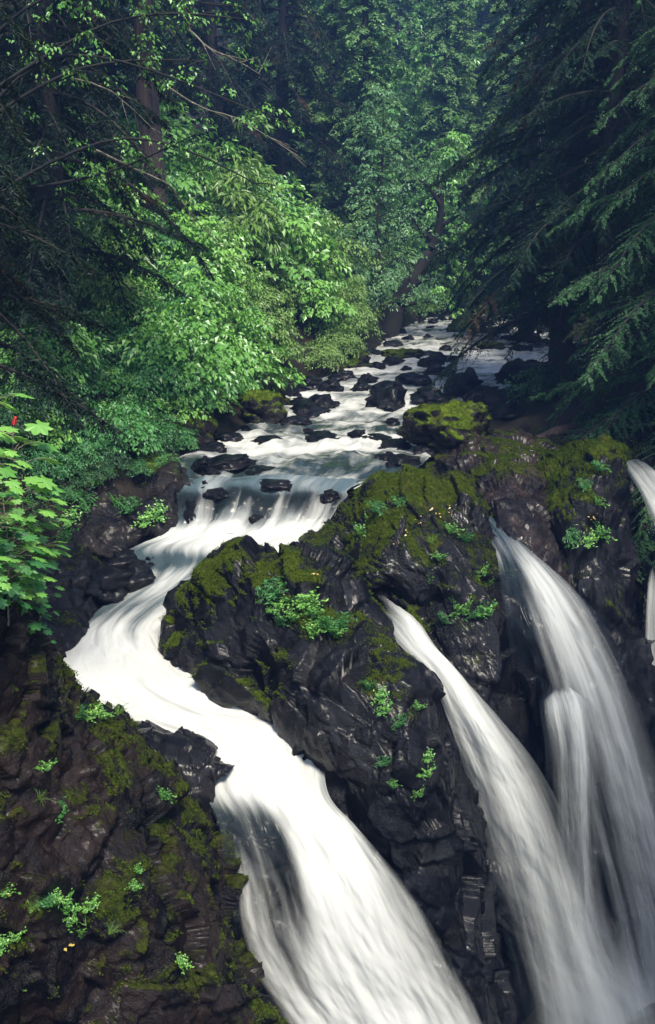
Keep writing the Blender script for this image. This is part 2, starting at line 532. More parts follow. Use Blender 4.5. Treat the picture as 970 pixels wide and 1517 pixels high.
rock('centre', 'rock_outcrop', [
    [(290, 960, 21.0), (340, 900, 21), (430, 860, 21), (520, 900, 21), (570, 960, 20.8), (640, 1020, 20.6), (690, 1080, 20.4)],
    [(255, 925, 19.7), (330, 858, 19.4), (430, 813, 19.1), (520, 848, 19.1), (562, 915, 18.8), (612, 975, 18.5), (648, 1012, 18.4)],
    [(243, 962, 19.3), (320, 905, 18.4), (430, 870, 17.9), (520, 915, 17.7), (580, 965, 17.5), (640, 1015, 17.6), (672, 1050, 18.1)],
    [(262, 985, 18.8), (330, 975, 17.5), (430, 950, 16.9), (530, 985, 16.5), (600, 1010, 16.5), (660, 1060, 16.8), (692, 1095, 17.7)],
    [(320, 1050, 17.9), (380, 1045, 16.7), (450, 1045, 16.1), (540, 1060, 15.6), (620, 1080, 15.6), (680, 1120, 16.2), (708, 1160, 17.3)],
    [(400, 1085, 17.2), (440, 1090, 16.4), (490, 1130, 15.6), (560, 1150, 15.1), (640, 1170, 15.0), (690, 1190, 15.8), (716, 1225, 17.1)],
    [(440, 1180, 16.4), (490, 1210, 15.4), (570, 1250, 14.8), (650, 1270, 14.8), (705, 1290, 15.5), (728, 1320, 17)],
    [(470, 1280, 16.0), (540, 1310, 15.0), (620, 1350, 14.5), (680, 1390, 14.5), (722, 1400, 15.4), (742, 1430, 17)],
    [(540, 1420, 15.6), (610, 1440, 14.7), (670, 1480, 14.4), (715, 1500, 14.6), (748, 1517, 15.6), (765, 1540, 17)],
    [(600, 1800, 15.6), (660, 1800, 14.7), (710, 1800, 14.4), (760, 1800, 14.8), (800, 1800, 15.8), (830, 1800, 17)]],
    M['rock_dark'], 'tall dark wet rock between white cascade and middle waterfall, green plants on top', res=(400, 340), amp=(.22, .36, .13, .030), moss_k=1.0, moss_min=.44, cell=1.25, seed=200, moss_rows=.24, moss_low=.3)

rock('middle', 'rock_outcrop', [
    [(490, 830, 26.5), (540, 770, 26.5), (620, 745, 26.5), (690, 745, 26), (760, 800, 25.5)],
    [(450, 812, 24.2), (500, 752, 24.4), (560, 712, 24.4), (640, 702, 24.2), (685, 706, 23.8), (735, 775, 23), (748, 812, 22.7)],
    [(448, 832, 23), (500, 790, 22.8), (570, 755, 22.8), (640, 752, 22.4), (700, 790, 22), (735, 822, 21.9), (752, 845, 22.6)],
    [(470, 865, 22), (520, 840, 21.4), (580, 818, 21.2), (640, 828, 20.9), (700, 860, 20.9), (736, 890, 21.1), (756, 915, 22.2)],
    [(520, 895, 21.8), (570, 880, 20.8), (620, 885, 20.5), (680, 920, 20.3), (735, 960, 20.5), (766, 995, 21.7)],
    [(550, 930, 21.2), (600, 930, 20.6), (640, 960, 20.0), (690, 1000, 19.7), (742, 1030, 20), (786, 1065, 21.2)],
    [(590, 1050, 20.4), (660, 1070, 19.6), (720, 1110, 19.3), (770, 1135, 19.7), (800, 1160, 20.8)],
    [(620, 1250, 20), (700, 1250, 19.3), (760, 1270, 19.3), (815, 1300, 20.4)],
    [(640, 1800, 19.8), (720, 1800, 19.2), (800, 1800, 19.2), (880, 1800, 20)]],
    M['rock_dark'], 'mossy topped dark rock above the middle waterfall, yellow leaves scattered on it', res=(340, 300), amp=(.24, .38, .14, .032), moss_k=1.1, moss_min=.30, cell=1.45, seed=300, moss_rows=.18, moss_low=.35)

rock('slab', 'rock_slab', [
    [(585, 720, 30.5), (650, 680, 31), (740, 650, 31.5), (830, 655, 31.5), (880, 700, 31)],
    [(615, 706, 28.4), (660, 678, 28.4), (730, 650, 28.6), (800, 645, 28.6), (855, 690, 28.6)],
    [(650, 722, 26.8), (700, 708, 26.2), (745, 695, 26), (800, 705, 26), (845, 750, 26.4)],
    [(690, 760, 24.6), (725, 750, 24.2), (760, 750, 23.9), (800, 765, 24), (832, 800, 24.4)],
    [(705, 795, 23.4), (740, 795, 22.6), (772, 805, 22.4), (802, 820, 22.4), (832, 850, 23.4)],
    [(725, 860, 22.6), (770, 865, 21.8), (800, 875, 21.8), (840, 900, 22.8)],
    [(740, 1000, 22.6), (780, 1000, 21.8), (820, 1000, 21.8), (860, 1000, 22.8)]],
    M['rock_slab'], 'sloping wet brown slab above the right waterfall, shining with light', res=(240, 220), amp=(.20, .28, .14, .045), moss_k=.75, moss_min=.45, cell=1.2, seed=400)

rock('pillar', 'rock_pillar', [
    [(795, 720, 28.5), (850, 695, 29), (905, 690, 29), (945, 720, 28.5)],
    [(800, 690, 26.6), (850, 672, 26.4), (905, 655, 26.2), (932, 700, 27)],
    [(792, 770, 25), (830, 750, 24.3), (890, 735, 24.2), (930, 770, 25.3)],
    [(786, 850, 24.2), (830, 845, 23.2), (885, 845, 23.2), (935, 875, 24.6)],
    [(780, 960, 23.5), (830, 955, 22.6), (895, 960, 22.6), (955, 985, 24)],
    [(780, 1150, 23), (840, 1150, 22.2), (910, 1150, 22.2), (975, 1150, 23.5)],
    [(780, 1800, 22.6), (850, 1800, 22), (930, 1800, 22), (1000, 1800, 23)]],
    M['rock_dark'], 'upright rock pillar with bright moss on its crest, right of the wet slab', res=(260, 170), amp=(.18, .26, .12, .04), moss_k=1.0, moss_min=.25, cell=1.1, seed=500)

rock('right_cliff', 'rock_cliff', [
    [(860, 640, 33), (940, 600, 33), (1040, 580, 33), (1250, 560, 33)],
    [(870, 680, 29), (940, 650, 29), (1040, 640, 29), (1250, 620, 28)],
    [(900, 740, 27.5), (950, 720, 27), (1040, 720, 26.4), (1250, 720, 25)],
    [(910, 850, 26.5), (960, 850, 25.6), (1040, 850, 24.4), (1250, 850, 22)],
    [(920, 1050, 25.4), (970, 1050, 24.4), (1050, 1050, 22.8), (1250, 1050, 20)],
    [(920, 1800, 24.5), (970, 1800, 23), (1050, 1800, 21), (1250, 1800, 18)]],
    M['rock_dark'], 'dark dripping cliff at the right edge with a thin waterfall running down', res=(240, 170), amp=(.20, .26, .12, .04), moss_k=.6, moss_min=.4, cell=1.1, seed=600)

rock('back_wall', 'rock_cliff', [
    [(720, 860, 23.5), (800, 900, 23.6), (900, 930, 23.8), (1000, 950, 24)],
    [(725, 870, 22), (790, 890, 21.6), (860, 930, 21.6), (960, 960, 22.2)],
    [(750, 960, 21.4), (810, 985, 20.4), (880, 1010, 20.6), (980, 1030, 21.6)],
    [(770, 1060, 20.8), (815, 1060, 19.6), (880, 1060, 19.8), (990, 1080, 21)],
    [(780, 1180, 20.4), (830, 1180, 19.4), (890, 1190, 19.4), (1000, 1200, 20.6)],
    [(790, 1340, 20), (840, 1340, 19.3), (905, 1340, 19.1), (1020, 1350, 20)],
    [(800, 1517, 19.6), (860, 1517, 19), (930, 1517, 18.8), (1040, 1517, 19.6)],
    [(820, 1800, 19.4), (880, 1800, 18.8), (950, 1800, 18.6), (1060, 1800, 19)]],
    M['rock_dark'], 'sheer dark rock wall behind the veils of the right waterfall', res=(240, 170), amp=(.16, .22, .10, .035), moss_k=.3, moss_min=.5, cell=1.1, seed=700)

rock('left_cliff', 'rock_cliff', [
    [(-800, 800, 26), (-300, 830, 26), (0, 840, 26), (100, 845, 26.5), (190, 850, 26.5), (250, 860, 26)],
    [(-800, 770, 23.4), (-300, 800, 23.4), (0, 815, 23.2), (90, 815, 23.4), (160, 828, 23.6), (212, 858, 23.4)],
    [(-800, 850, 21), (-300, 880, 21), (0, 880, 20.8), (90, 875, 21.2), (145, 885, 21.8), (190, 898, 22.2)],
    [(-800, 930, 19), (-300, 960, 19), (0, 960, 18.8), (70, 950, 19.2), (110, 940, 19.8), (140, 950, 20.6)],
    [(-800, 1010, 17.6), (-300, 1040, 17.6), (0, 1040, 17.6), (60, 1030, 18), (100, 1000, 18.6), (122, 1010, 19.4)],
    [(-800, 1120, 17), (-300, 1150, 17), (0, 1150, 17), (70, 1140, 17.4), (120, 1120, 18), (160, 1120, 18.6)],
    [(-800, 1470, 17), (-300, 1500, 17), (0, 1500, 17), (70, 1500, 17.4), (120, 1500, 18), (160, 1500, 18.6)]],
    M['rock_dark'], 'shaded dark rock bank left of the white pool', res=(240, 320), amp=(.20, .26, .12, .04), moss_k=.55, moss_min=.45, cell=1.1, seed=800)

rock('left_bank', 'rock_ledge', [
    [(-800, 630, 30), (-300, 660, 30), (90, 690, 30), (190, 700, 30), (290, 720, 29.5)],
    [(-800, 640, 27), (-300, 670, 27), (90, 678, 27), (165, 684, 27), (225, 686, 27), (266, 708, 27)],
    [(-800, 700, 25.6), (-300, 730, 25.6), (90, 730, 25.6), (175, 728, 25.6), (235, 730, 25.7), (270, 745, 26)],
    [(-800, 750, 24.6), (-300, 780, 24.6), (80, 780, 24.6), (170, 780, 24.8), (235, 780, 25), (268, 790, 25.4)],
    [(-800, 800, 24), (-300, 830, 24), (80, 830, 24), (150, 830, 24.2), (215, 820, 24.5), (255, 815, 25)],
    [(-800, 970, 24), (-300, 1000, 24), (80, 1000, 24), (150, 1000, 24.2), (215, 1000, 24.5), (260, 1000, 25)]],
    M['rock_moss'], 'moss draped rock ledge on the left bank beside the first step of the stream', res=(220, 330), amp=(.18, .34, .14, .04), moss_k=.85, moss_min=.2, cell=1.3, seed=900)

rock('jut', 'rock_outcrop', [
    [(180, 1080, 16.8), (220, 1085, 16.9), (270, 1100, 16.8), (310, 1125, 16.5), (340, 1160, 16.2)],
    [(176, 1075, 16.0), (205, 1063, 16.3), (250, 1074, 16.2), (305, 1100, 15.9), (346, 1138, 15.6)],
    [(180, 1100, 15.3), (215, 1100, 15.3), (255, 1112, 15.3), (300, 1130, 15.2), (338, 1146, 15.2)],
    [(200, 1170, 14.9), (230, 1170, 14.9), (262, 1180, 14.9), (290, 1180, 14.9), (318, 1176, 15.1)],
    [(220, 1300, 14.6), (250, 1300, 14.5), (280, 1300, 14.5), (310, 1300, 14.6), (342, 1290, 14.9)],
    [(240, 1450, 14.4), (270, 1450, 14.3), (310, 1450, 14.2), (345, 1450, 14.2), (372, 1440, 14.4)],
    [(280, 1700, 14.3), (310, 1700, 14.2), (350, 1700, 14.1), (390, 1700, 14.1), (430, 1700, 14.3)]],
    M['rock_dark'], 'smooth wet black rock jutting into the foot of the white pool', res=(240, 120), amp=(.10, .18, .06, .012), moss_k=.3, moss_min=.6, cell=.8, seed=1000)

# ------------------------------------------------------------------ water
def ribbon(name, secs, mat, label, nu=90, nv=260, bulge=.0, rough=.05, seed=0, su=1.2, sv=.35, parent=None, kind='structure', cat=None, edge=.18, lift=0.0, soft=.6, bed=False, warp=None):
    """secs: (L(px,py,Y), R(px,py,Y), foam, clear)"""
    A = np.array([np.concatenate((at(*s[0]), at(*s[1]), [s[3]], np.interp(np.linspace(0, 1, 9), np.linspace(0, 1, len(s[2])), s[2]) if not np.isscalar(s[2]) else np.full(9, s[2]))) for s in secs])
    mid = (A[:, :3] + A[:, 3:6]) / 2
    B = catmull(np.concatenate((mid, A), 1), nv)[:, 3:]
    u = np.linspace(0, 1, nu)
    G = B[:, None, :3] * (1 - u)[None, :, None] + B[:, None, 3:6] * u[None, :, None]
    if warp:
        vi = np.arange(nv)[:, None] / nv
        sh = warp[0] * nv * fbm(np.stack((u * 5.5, u * 0 + seed, u * 0), -1), 3, seed + 5)[None] * sstep(warp[1], warp[1] + .02, vi) * sstep(warp[2], warp[2] - .06, vi)
        src = np.clip(np.arange(nv)[:, None] + sh, 0, nv - 1)
        k_ = np.clip(np.floor(src).astype(int), 0, nv - 2); fr_ = (src - k_)[..., None]
        jj = np.broadcast_to(np.arange(nu)[None], k_.shape)
        Z = G[k_, jj, 2] * (1 - fr_[..., 0]) + G[k_ + 1, jj, 2] * fr_[..., 0]
        G = G.copy(); G[..., 2] = Z
    n = grid_normals(G)
    if n[..., 2].mean() < 0: n = -n
    wdt = np.linalg.norm(B[:, 3:6] - B[:, :3], axis=1)
    wm = wdt.mean()
    sl = np.concatenate(([0], np.cumsum(np.linalg.norm(np.diff((B[:, :3] + B[:, 3:6]) / 2, axis=0), axis=1))))
    flow = np.stack(np.broadcast_arrays((u[None] - .5) * (wm * .6 + wdt[:, None] * .4), sl[:, None], np.full((1, 1), seed * 3.7)), -1)
    d = bulge * (1 - (2 * u - 1) ** 2)[None] + rough * fbm(np.stack((flow[..., 0] * su * 2, flow[..., 1] * sv * 2, flow[..., 2]), -1), 4, seed) + lift
    V = G + n * d[..., None]
    eg = np.minimum(u, 1 - u)[None] / edge
    fu = u * 8
    k0 = np.clip(np.floor(fu).astype(int), 0, 7)
    prof = B[:, 7:][:, k0] * (1 - (fu - k0))[None] + B[:, 7:][:, k0 + 1] * (fu - k0)[None]
    clear = np.broadcast_to(B[:, 6:7], V.shape[:2])
    foam = prof + np.where(eg < 1, (eg - 1) * soft, 0) * clear
    if bed: return V, flow
    me = mesh_np(name, V, grid_faces(nv, nu), {'foam': foam.ravel(), 'flow': flow.reshape(-1, 3), 'clear': np.clip(clear, 0, 1).ravel()})
    o = link(name, me, mat, parent)
    return tag(o, label, cat, kind=kind)

# upper stream: foam amounts row by row (0 smooth dark, 1 white)
FO = {740: .22, 722: .12, 700: .02, 680: .24, 660: .85, 630: .34, 600: .80, 575: .66, 550: .64, 530: .88, 510: .5, 495: .62, 482: .5, 470: .5, 462: .5, 455: .3, 450: .3}
secs = [((l - 12, p, Y), (r + 12, p, Y), FO[p], 0.0) for p, l, r, Y in COURSE[1:]]
ribbon('stream', secs, M['water'], 'shallow mountain stream running white and dark between boulders', nu=150, nv=520, rough=.10, seed=3, su=.8, sv=.55, cat='water')

CASCADE = [
    ((266, 712, 26.5), (540, 712, 26.5), (.1, .1, .1, .2, .1, .25), .0),
    ((262, 728, 25.9), (515, 728, 25.9), (.1, .2, .1, .3, .2, .4), .1),
    ((262, 738, 25.65), (515, 738, 25.65), (-.1, .30, -.25, .25, -.2, .3, -.1, .6, .75), .75),
    ((264, 752, 25.4), (505, 750, 25.3), (-.1, .62, -.2, .50, -.2, .55, -.1, .85, .75), .85),
    ((262, 775, 25.15), (490, 772, 25.05), (.3, .85, .05, .80, .1, .8, .3, 1.0, .9), .6),
    ((240, 797, 24.7), (470, 797, 24.5), 1.15, .2),
    ((185, 818, 23.9), (455, 816, 23.4), (.30, .55, 1.1, 1.2, 1.0), .3),
    ((200, 838, 23.3), (425, 835, 22.9), (-.1, -.05, .25, 1.1, .9), .4),
    ((205, 855, 22.8), (395, 850, 22.4), (.9, .55, .35, .35, .15), .3),
    ((180, 878, 22.0), (350, 882, 21.6), (.45, .75, .55, .30, .1), .3),
    ((140, 907, 21.2), (300, 915, 20.8), (.15, .55, .40, .60, .15), .4),
    ((108, 940, 20.2), (270, 950, 19.8), (.75, .95, .85, .65, .45), .3),
    ((90, 985, 18.8), (310, 985, 18.6), 1.4, 0),
    ((110, 1025, 17.7), (345, 1020, 17.5), 1.4, 0),
    ((190, 1065, 16.9), (400, 1065, 16.8), (1.4, 1.4, 1.3, 1.2), 0),
    ((260, 1095, 16.3), (466, 1085, 16.3), (1.3, 1.4, 1.3, 1.0, .6), .2),
    ((296, 1135, 15.7), (478, 1130, 15.8), (.95, 1.15, 1.2, 1.0, .45), .4),
    ((306, 1180, 15.1), (488, 1180, 15.2), (.7, .8, 1.2, 1.3, .6), .6),
    ((325, 1225, 14.6), (528, 1225, 14.7), (.2, .1, .0, .3, 1.1, 1.3, 1.3, .8), .85),
    ((332, 1300, 14.15), (592, 1300, 14.3), (.2, .65, .15, .05, .85, 1.4, 1.2, 1.0, .45), .95),
    ((335, 1370, 13.95), (640, 1370, 14.1), (.0, .65, .35, .45, 1.2, 1.4, 1.15, .95, .40), .97),
    ((365, 1450, 13.85), (685, 1450, 14.0), (-.1, .70, .45, .9, 1.2, 1.2, 1.0, .85, .35), .97),
    ((415, 1540, 13.75), (725, 1540, 13.95), (.45, .9, 1.0, 1.2, 1.3, 1.1, .5), .95),
    ((440, 1700, 13.75), (790, 1700, 13.95), (.6, 1.0, 1.1, 1.2, 1.2, 1.0, .5), .95)]
ribbon('cascade', CASCADE, M['cascade'], 'white cascade winding down the rocks from the stream to the gorge', nu=170, nv=680, bulge=.18, rough=.055, seed=11, warp=(.018, .005, .17), cat='waterfall', edge=.22, soft=.5)
# the worn rock under the cascade
_V, _fl = ribbon('bed', CASCADE, None, '', nu=120, nv=420, bulge=-.05, rough=.05, seed=11, lift=-.16, bed=True, warp=(.018, .005, .17))
_n = grid_normals(_V)
if _n[..., 2].mean() < 0: _n = -_n
_s = sstep(0, 6, np.arange(420) * _fl[-1, 0, 1] / 420)[:, None]
_V = _V + _n * (.16 * facet(_V / .9, 77) + .10 * facet(_V / .4, 79) - .05)[..., None]
tag(link('rock_bed', mesh_np('rock_bed', _V, grid_faces(420, 120), {'moss': np.zeros(420 * 120)}), M['rock_dark']), 'worn dark rock bed showing through the strands of the white cascade', 'rock')

ribbon('waterfall', [
    ((556, 905, 19.4), (578, 900, 19.6), .2, .95),
    ((572, 930, 17.9), (620, 926, 18.3), .75, .85),
    ((598, 965, 17.3), (650, 965, 17.6), .9, .7),
    ((638, 1010, 16.9), (695, 1010, 17.2), .9, .7),
    ((664, 1070, 16.8), (740, 1065, 17.1), .85, .8),
    ((690, 1150, 16.8), (800, 1140, 17.0), .75, .9),
    ((715, 1250, 16.75), (850, 1240, 16.9), .65, .9),
    ((745, 1380, 16.85), (890, 1370, 17.0), .60, .9),
    ((770, 1517, 16.75), (935, 1517, 16.9), .62, .9),
    ((790, 1800, 16.7), (990, 1800, 16.8), .65, .9)],
    M['fall'], 'middle waterfall shooting out from between the two mossy rocks', nu=120, nv=360, bulge=.25, rough=.06, seed=23, cat='waterfall', edge=.42, soft=.65)

ribbon('waterfall', [
    ((700, 775, 23.4), (735, 770, 23.5), .05, .3),
    ((715, 795, 22.8), (765, 795, 22.8), .10, .2),
    ((735, 825, 21.9), (790, 820, 21.9), (.75, .25, .5, .6), .4),
    ((740, 860, 21.2), (832, 855, 21.2), (.5, .2, .75, .85, .8), .7),
    ((748, 910, 20.5), (880, 905, 20.5), (.42, .45, .80, .85, .75), .85),
    ((758, 980, 19.9), (925, 975, 20), (.40, .45, .62, .75, .70), .95),
    ((775, 1060, 19.4), (962, 1055, 19.5), (.35, .30, .45, .72, .68), 1),
    ((790, 1180, 19.0), (1005, 1175, 19.1), (.30, .15, .30, .70, .68), 1),
    ((825, 1340, 18.7), (1050, 1340, 18.8), (.30, .10, .40, .65, .66), 1),
    ((860, 1517, 18.5), (1090, 1517, 18.6), (.45, .45, .60, .62, .6), 1),
    ((930, 1800, 18.4), (1150, 1800, 18.5), .5, 1)],
    M['fall'], 'right waterfall arching out of the wet slab in a wide thin veil', nu=130, nv=380, bulge=.25, rough=.07, seed=29, cat='waterfall', edge=.4, soft=.75)
ribbon('waterfall', [
    ((812, 1020, 19.6), (852, 1020, 19.6), .0, .9),
    ((800, 1038, 19.3), (872, 1034, 19.3), (.3, .9, .6, .9, .35), .85),
    ((800, 1060, 18.9), (884, 1055, 18.9), (.5, .95, .6, .75, .4), .85),
    ((808, 1120, 18.6), (892, 1115, 18.6), .62, .9),
    ((806, 1240, 18.4), (900, 1240, 18.4), .50, 1),
    ((810, 1380, 18.3), (920, 1380, 18.3), .52, 1),
    ((800, 1517, 18.2), (1000, 1517, 18.2), .66, 1),
    ((790, 1800, 18.1), (1050, 1800, 18.1), .8, 1)],
    M['fall'], 'inner spout splashing off a ledge behind the right waterfall veil', nu=90, nv=300, bulge=.15, rough=.06, seed=37, cat='waterfall', edge=.42, soft=.7)
ribbon('waterfall', [
    ((700, 1180, 16.9), (860, 1170, 17.0), -.35, 1),
    ((700, 1280, 16.6), (920, 1270, 16.7), (.0, .2, .3, .2, .05), 1),
    ((710, 1400, 16.4), (990, 1390, 16.5), (.1, .35, .45, .45, .3), 1),
    ((730, 1517, 16.3), (1050, 1517, 16.4), (.2, .5, .65, .7, .55), 1),
    ((740, 1800, 16.2), (1120, 1800, 16.3), .5, 1)],
    M['veil'], 'thin spray drifting in front of the middle and right waterfalls', nu=80, nv=160, bulge=.3, rough=.06, seed=53, cat='waterfall', edge=.45, soft=.6)
ribbon('waterfall', [
    ((918, 688, 26.2), (958, 684, 26.2), .2, .5),
    ((938, 712, 25.4), (985, 706, 25.4), .6, .6),
    ((958, 752, 24.6), (1020, 745, 24.6), .75, .8),
    ((975, 830, 24.0), (1060, 830, 24.0), .6, .9),
    ((990, 1100, 23.6), (1100, 1100, 23.6), .5, .9)],
    M['fall'], 'small spill pouring off the rocks at the far right edge', nu=50, nv=160, bulge=.1, rough=.05, seed=41, cat='waterfall')
ribbon('waterfall', [
    ((960, 825, 23.9), (985, 825, 23.9), -.5, 1),
    ((956, 860, 23.6), (985, 860, 23.6), (.1, .5, .6), .97),
    ((950, 930, 22.9), (985, 930, 22.9), (.1, .55, .6), .97),
    ((946, 1060, 22.0), (990, 1060, 22.0), (.1, .5, .55), .97),
    ((943, 1150, 21.6), (995, 1150, 21.6), (.1, .4, .45), 1),
    ((940, 1300, 21.2), (1005, 1300, 21.2), -.3, 1)],
    M['fall'], 'narrow vertical trickle on the dark cliff at the right edge', nu=50, nv=160, bulge=.05, rough=.05, seed=43, cat='waterfall')
# ------------------------------------------------------------------ vegetation builders
def unit(v):
    return v / (np.linalg.norm(v, axis=-1, keepdims=True) + 1e-9)

class Leaves:
    """collects leaf blades: each a kite folded along its midrib"""
    def __init__(self):
        self.p, self.d, self.n, self.l, self.w, self.v = [], [], [], [], [], []
    def add(self, p, d, n, l, w, v=None):
        k = len(p)
        self.p.append(p); self.d.append(unit(d)); self.n.append(unit(np.broadcast_to(n, (k, 3))))
        self.l.append(np.broadcast_to(l, (k,))); self.w.append(np.broadcast_to(w, (k,)))
        self.v.append(RNG.random(k) if v is None else np.broadcast_to(v, (k,)))
    def build(self, name, mat, parent, fold=.18, mid=.42):
        p, d, n = np.concatenate(self.p), np.concatenate(self.d), np.concatenate(self.n)
        l, w_, v = np.concatenate(self.l)[:, None], np.concatenate(self.w)[:, None], np.concatenate(self.v)
        s = unit(np.cross(d, n))
        n = np.cross(s, d)
        V = np.stack((p, p + d * l * mid + s * w_ * .5 + n * w_ * fold, p + d * l - n * l * .10, p + d * l * mid - s * w_ * .5 + n * w_ * fold), 1)
        k = np.arange(len(p))[:, None] * 4
        F = np.concatenate((k + np.array([[0, 1, 2]]), k + np.array([[0, 2, 3]])))
        me = mesh_np(name, V, F, {'var': np.repeat(v, 4)}, smooth=False)
        return link(name, me, mat, parent)

def tube(paths, radii, sides=6):
    """one mesh of tapered tubes; returns V, F"""
    Vs, Fs, off = [], [], 0
    for P, r in zip(paths, radii):
        P = np.asarray(P, float); r = np.asarray(r, float)
        T = unit(np.gradient(P, axis=0))
        ref = np.where(np.abs(T[:, 2:3]) > .9, np.array([[1., 0, 0]]), np.array([[0, 0, 1.]]))
        a = unit(np.cross(T, ref)); b = np.cross(T, a)
        th = np.linspace(0, 2 * np.pi, sides, endpoint=False)
        ring = P[:, None] + r[:, None, None] * (np.cos(th)[None, :, None] * a[:, None] + np.sin(th)[None, :, None] * b[:, None])
        Vs.append(ring.reshape(-1, 3))
        k = len(P)
        i, j = np.meshgrid(np.arange(k - 1), np.arange(sides), indexing='ij')
        i, j = i.ravel(), j.ravel()
        Fs.append(np.stack((i * sides + j, i * sides + (j + 1) % sides, (i + 1) * sides + (j + 1) % sides, (i + 1) * sides + j), -1) + off)
        off += k * sides
    return np.concatenate(Vs), np.concatenate(Fs)

def tubes_obj(name, paths, radii, mat, parent, sides=6):
    V, F = tube(paths, radii, sides)
    return link(name, mesh_np(name, V, F), mat, parent)

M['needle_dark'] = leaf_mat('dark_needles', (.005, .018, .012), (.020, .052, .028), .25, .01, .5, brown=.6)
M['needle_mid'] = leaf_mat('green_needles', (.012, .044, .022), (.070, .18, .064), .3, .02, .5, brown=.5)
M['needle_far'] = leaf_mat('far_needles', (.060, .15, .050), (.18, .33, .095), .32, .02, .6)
M['needle_shade'] = leaf_mat('shade_tinted_needles', (.003, .009, .008), (.009, .022, .014), .2, .01, .5, brown=.8)  # needle colour itself darkened, so deep forest shade is in the paint
M['leaf_bright'] = leaf_mat('bright_leaves', (.060, .24, .040), (.26, .54, .090), .42, .05, .42)
M['leaf_mid'] = leaf_mat('mid_leaves', (.030, .14, .045), (.09, .29, .065), .40, .03, .45)
M['leaf_pale'] = leaf_mat('pale_leaves', (.07, .19, .085), (.17, .36, .14), .40, .03, .45)
M['leaf_yellow'] = leaf_mat('yellow_green_leaves', (.11, .23, .035), (.21, .36, .080), .4, .04, .45)
M['leaf_dark'] = leaf_mat('shade_tinted_leaves', (.015, .055, .022), (.040, .125, .036), .35, .025, .45)  # darker copy of the leaf greens, with shade put into the colour
M['bark'] = bark_mat('dark_bark', (.006, .005, .006), (.020, .015, .014))
M['bark_brown'] = bark_mat('brown_bark', (.015, .010, .010), (.055, .035, .030), 0, (5, 5, .7))
M['bark_moss'] = bark_mat('mossy_bark', (.002, .002, .003), (.006, .005, .005), .1)
M['twig'] = bark_mat('pale_twig', (.10, .085, .06), (.26, .23, .18), .25)

def conifer(H, spread, nb, h0, droop, blade, dens, seed, mats, trunk_r=.45, fine=True, lean=0.0, twigf=1.0, gap=.0):
    """returns a thing (built at the origin) > trunk, branches, crown"""
    rg = np.random.default_rng(seed)
    root = thing('conifer_tree', (0, 0, 0), None, 'tree')
    zz = np.linspace(-4.5, H, 28)
    px = lean * zz + .12 * np.sin(zz * .4 + seed)
    TP = np.stack((px, .1 * np.cos(zz * .33 + seed), zz), -1)
    tr = trunk_r * np.clip(1 - np.maximum(zz, 0) / H, .03, 1) ** .8 + .25 * trunk_r * np.exp(-np.maximum(zz, 0) / .8)
    tubes_obj('trunk', [TP], [tr], mats[0], root, 12)
    lv = Leaves()
    paths, radii = [], []
    az = rg.random() * 6
    for k in range(nb):
        f = (k + .5) / nb
        h = h0 + (H - h0) * (f ** .85)
        az += 2.4 + rg.normal(0, .35)
        taper = np.clip((1 - h / H), 0, 1) ** .75
        Lb = (spread * taper + .35) * rg.uniform(.65, 1.12)
        if rg.random() < gap: continue
        n = max(6, int(Lb / .22))
        t = np.linspace(0, 1, n)
        dirh = np.array((math.cos(az), math.sin(az), 0.))
        side = np.array((-dirh[1], dirh[0], 0.))
        dr = droop * rg.uniform(.45, 1.35)
        base = np.array((np.interp(h, zz, px), 0, h))
        wob = rg.normal(0, .05, 2)
        B = base + dirh * (Lb * t * (1 - .12 * t))[:, None] + side * (Lb * wob[0] * np.sin(t * 3))[:, None]
        B[:, 2] += Lb * (.16 * t - dr * t ** 1.7)
        paths.append(B); radii.append(np.linspace(.022 + .010 * Lb, .006, n))
        # twigs
        nt_ = max(4, int(Lb / .17 * dens * twigf))
        tt = np.sort(rg.uniform(.10, 1.0, nt_ * 2))
        sg = np.where(np.arange(nt_ * 2) % 2 == 0, 1., -1.)
        P0 = np.stack([np.interp(tt, t, B[:, i]) for i in range(3)], -1)
        T0 = unit(np.stack([np.interp(tt, t, np.gradient(B[:, i])) for i in range(3)], -1))
        tl = (.12 + .36 * Lb * (1.05 - tt) * np.clip(tt * 3, .3, 1)) * rg.uniform(.3, 1.3, nt_ * 2)
        ang = rg.uniform(.45, 1.25, nt_ * 2)
        D = unit(T0 * np.cos(ang)[:, None] + side[None] * (sg * np.sin(ang))[:, None] + rg.normal(0, .16, T0.shape))
        ns = max(3, int(round(tl.mean() / blade * 3.0 * dens)))
        ss = (np.arange(ns) + .5) / ns
        PP = P0[:, None] + D[:, None] * (tl[:, None] * ss[None])[..., None]
        PP[..., 2] -= (.38 * tl[:, None] * ss[None] ** 1.6) * rg.uniform(.4, 1.5, (nt_ * 2, 1))
        tang = np.repeat(D[:, None], ns, 1) + np.array((0, 0, -.45))[None, None] * ss[None, :, None]
        up = np.array((0, 0, 1.))
        for q in (-1, 1):
            sd = np.cross(tang, up)
            dd = unit(tang) * .75 + unit(sd) * q * .7 + rg.normal(0, .26, PP.shape) + np.array((0, 0, -.12))
            nn = up + rg.normal(0, .42, PP.shape) + .25 * dirh
            ln = blade * rg.uniform(.6, 1.25, PP.shape[:2]) * (1.1 - .5 * ss[None])
            lv.add(PP.reshape(-1, 3), dd.reshape(-1, 3), nn.reshape(-1, 3), ln.ravel(), ln.ravel() * (.30 if fine else .5),
                   np.clip(np.repeat(.15 + .55 * tt + rg.normal(0, .15, nt_ * 2), ns), 0, 1))
    tubes_obj('branches', paths, radii, mats[0], root, 5)
    lv.build('crown', mats[1], root, fold=.10)
    return root

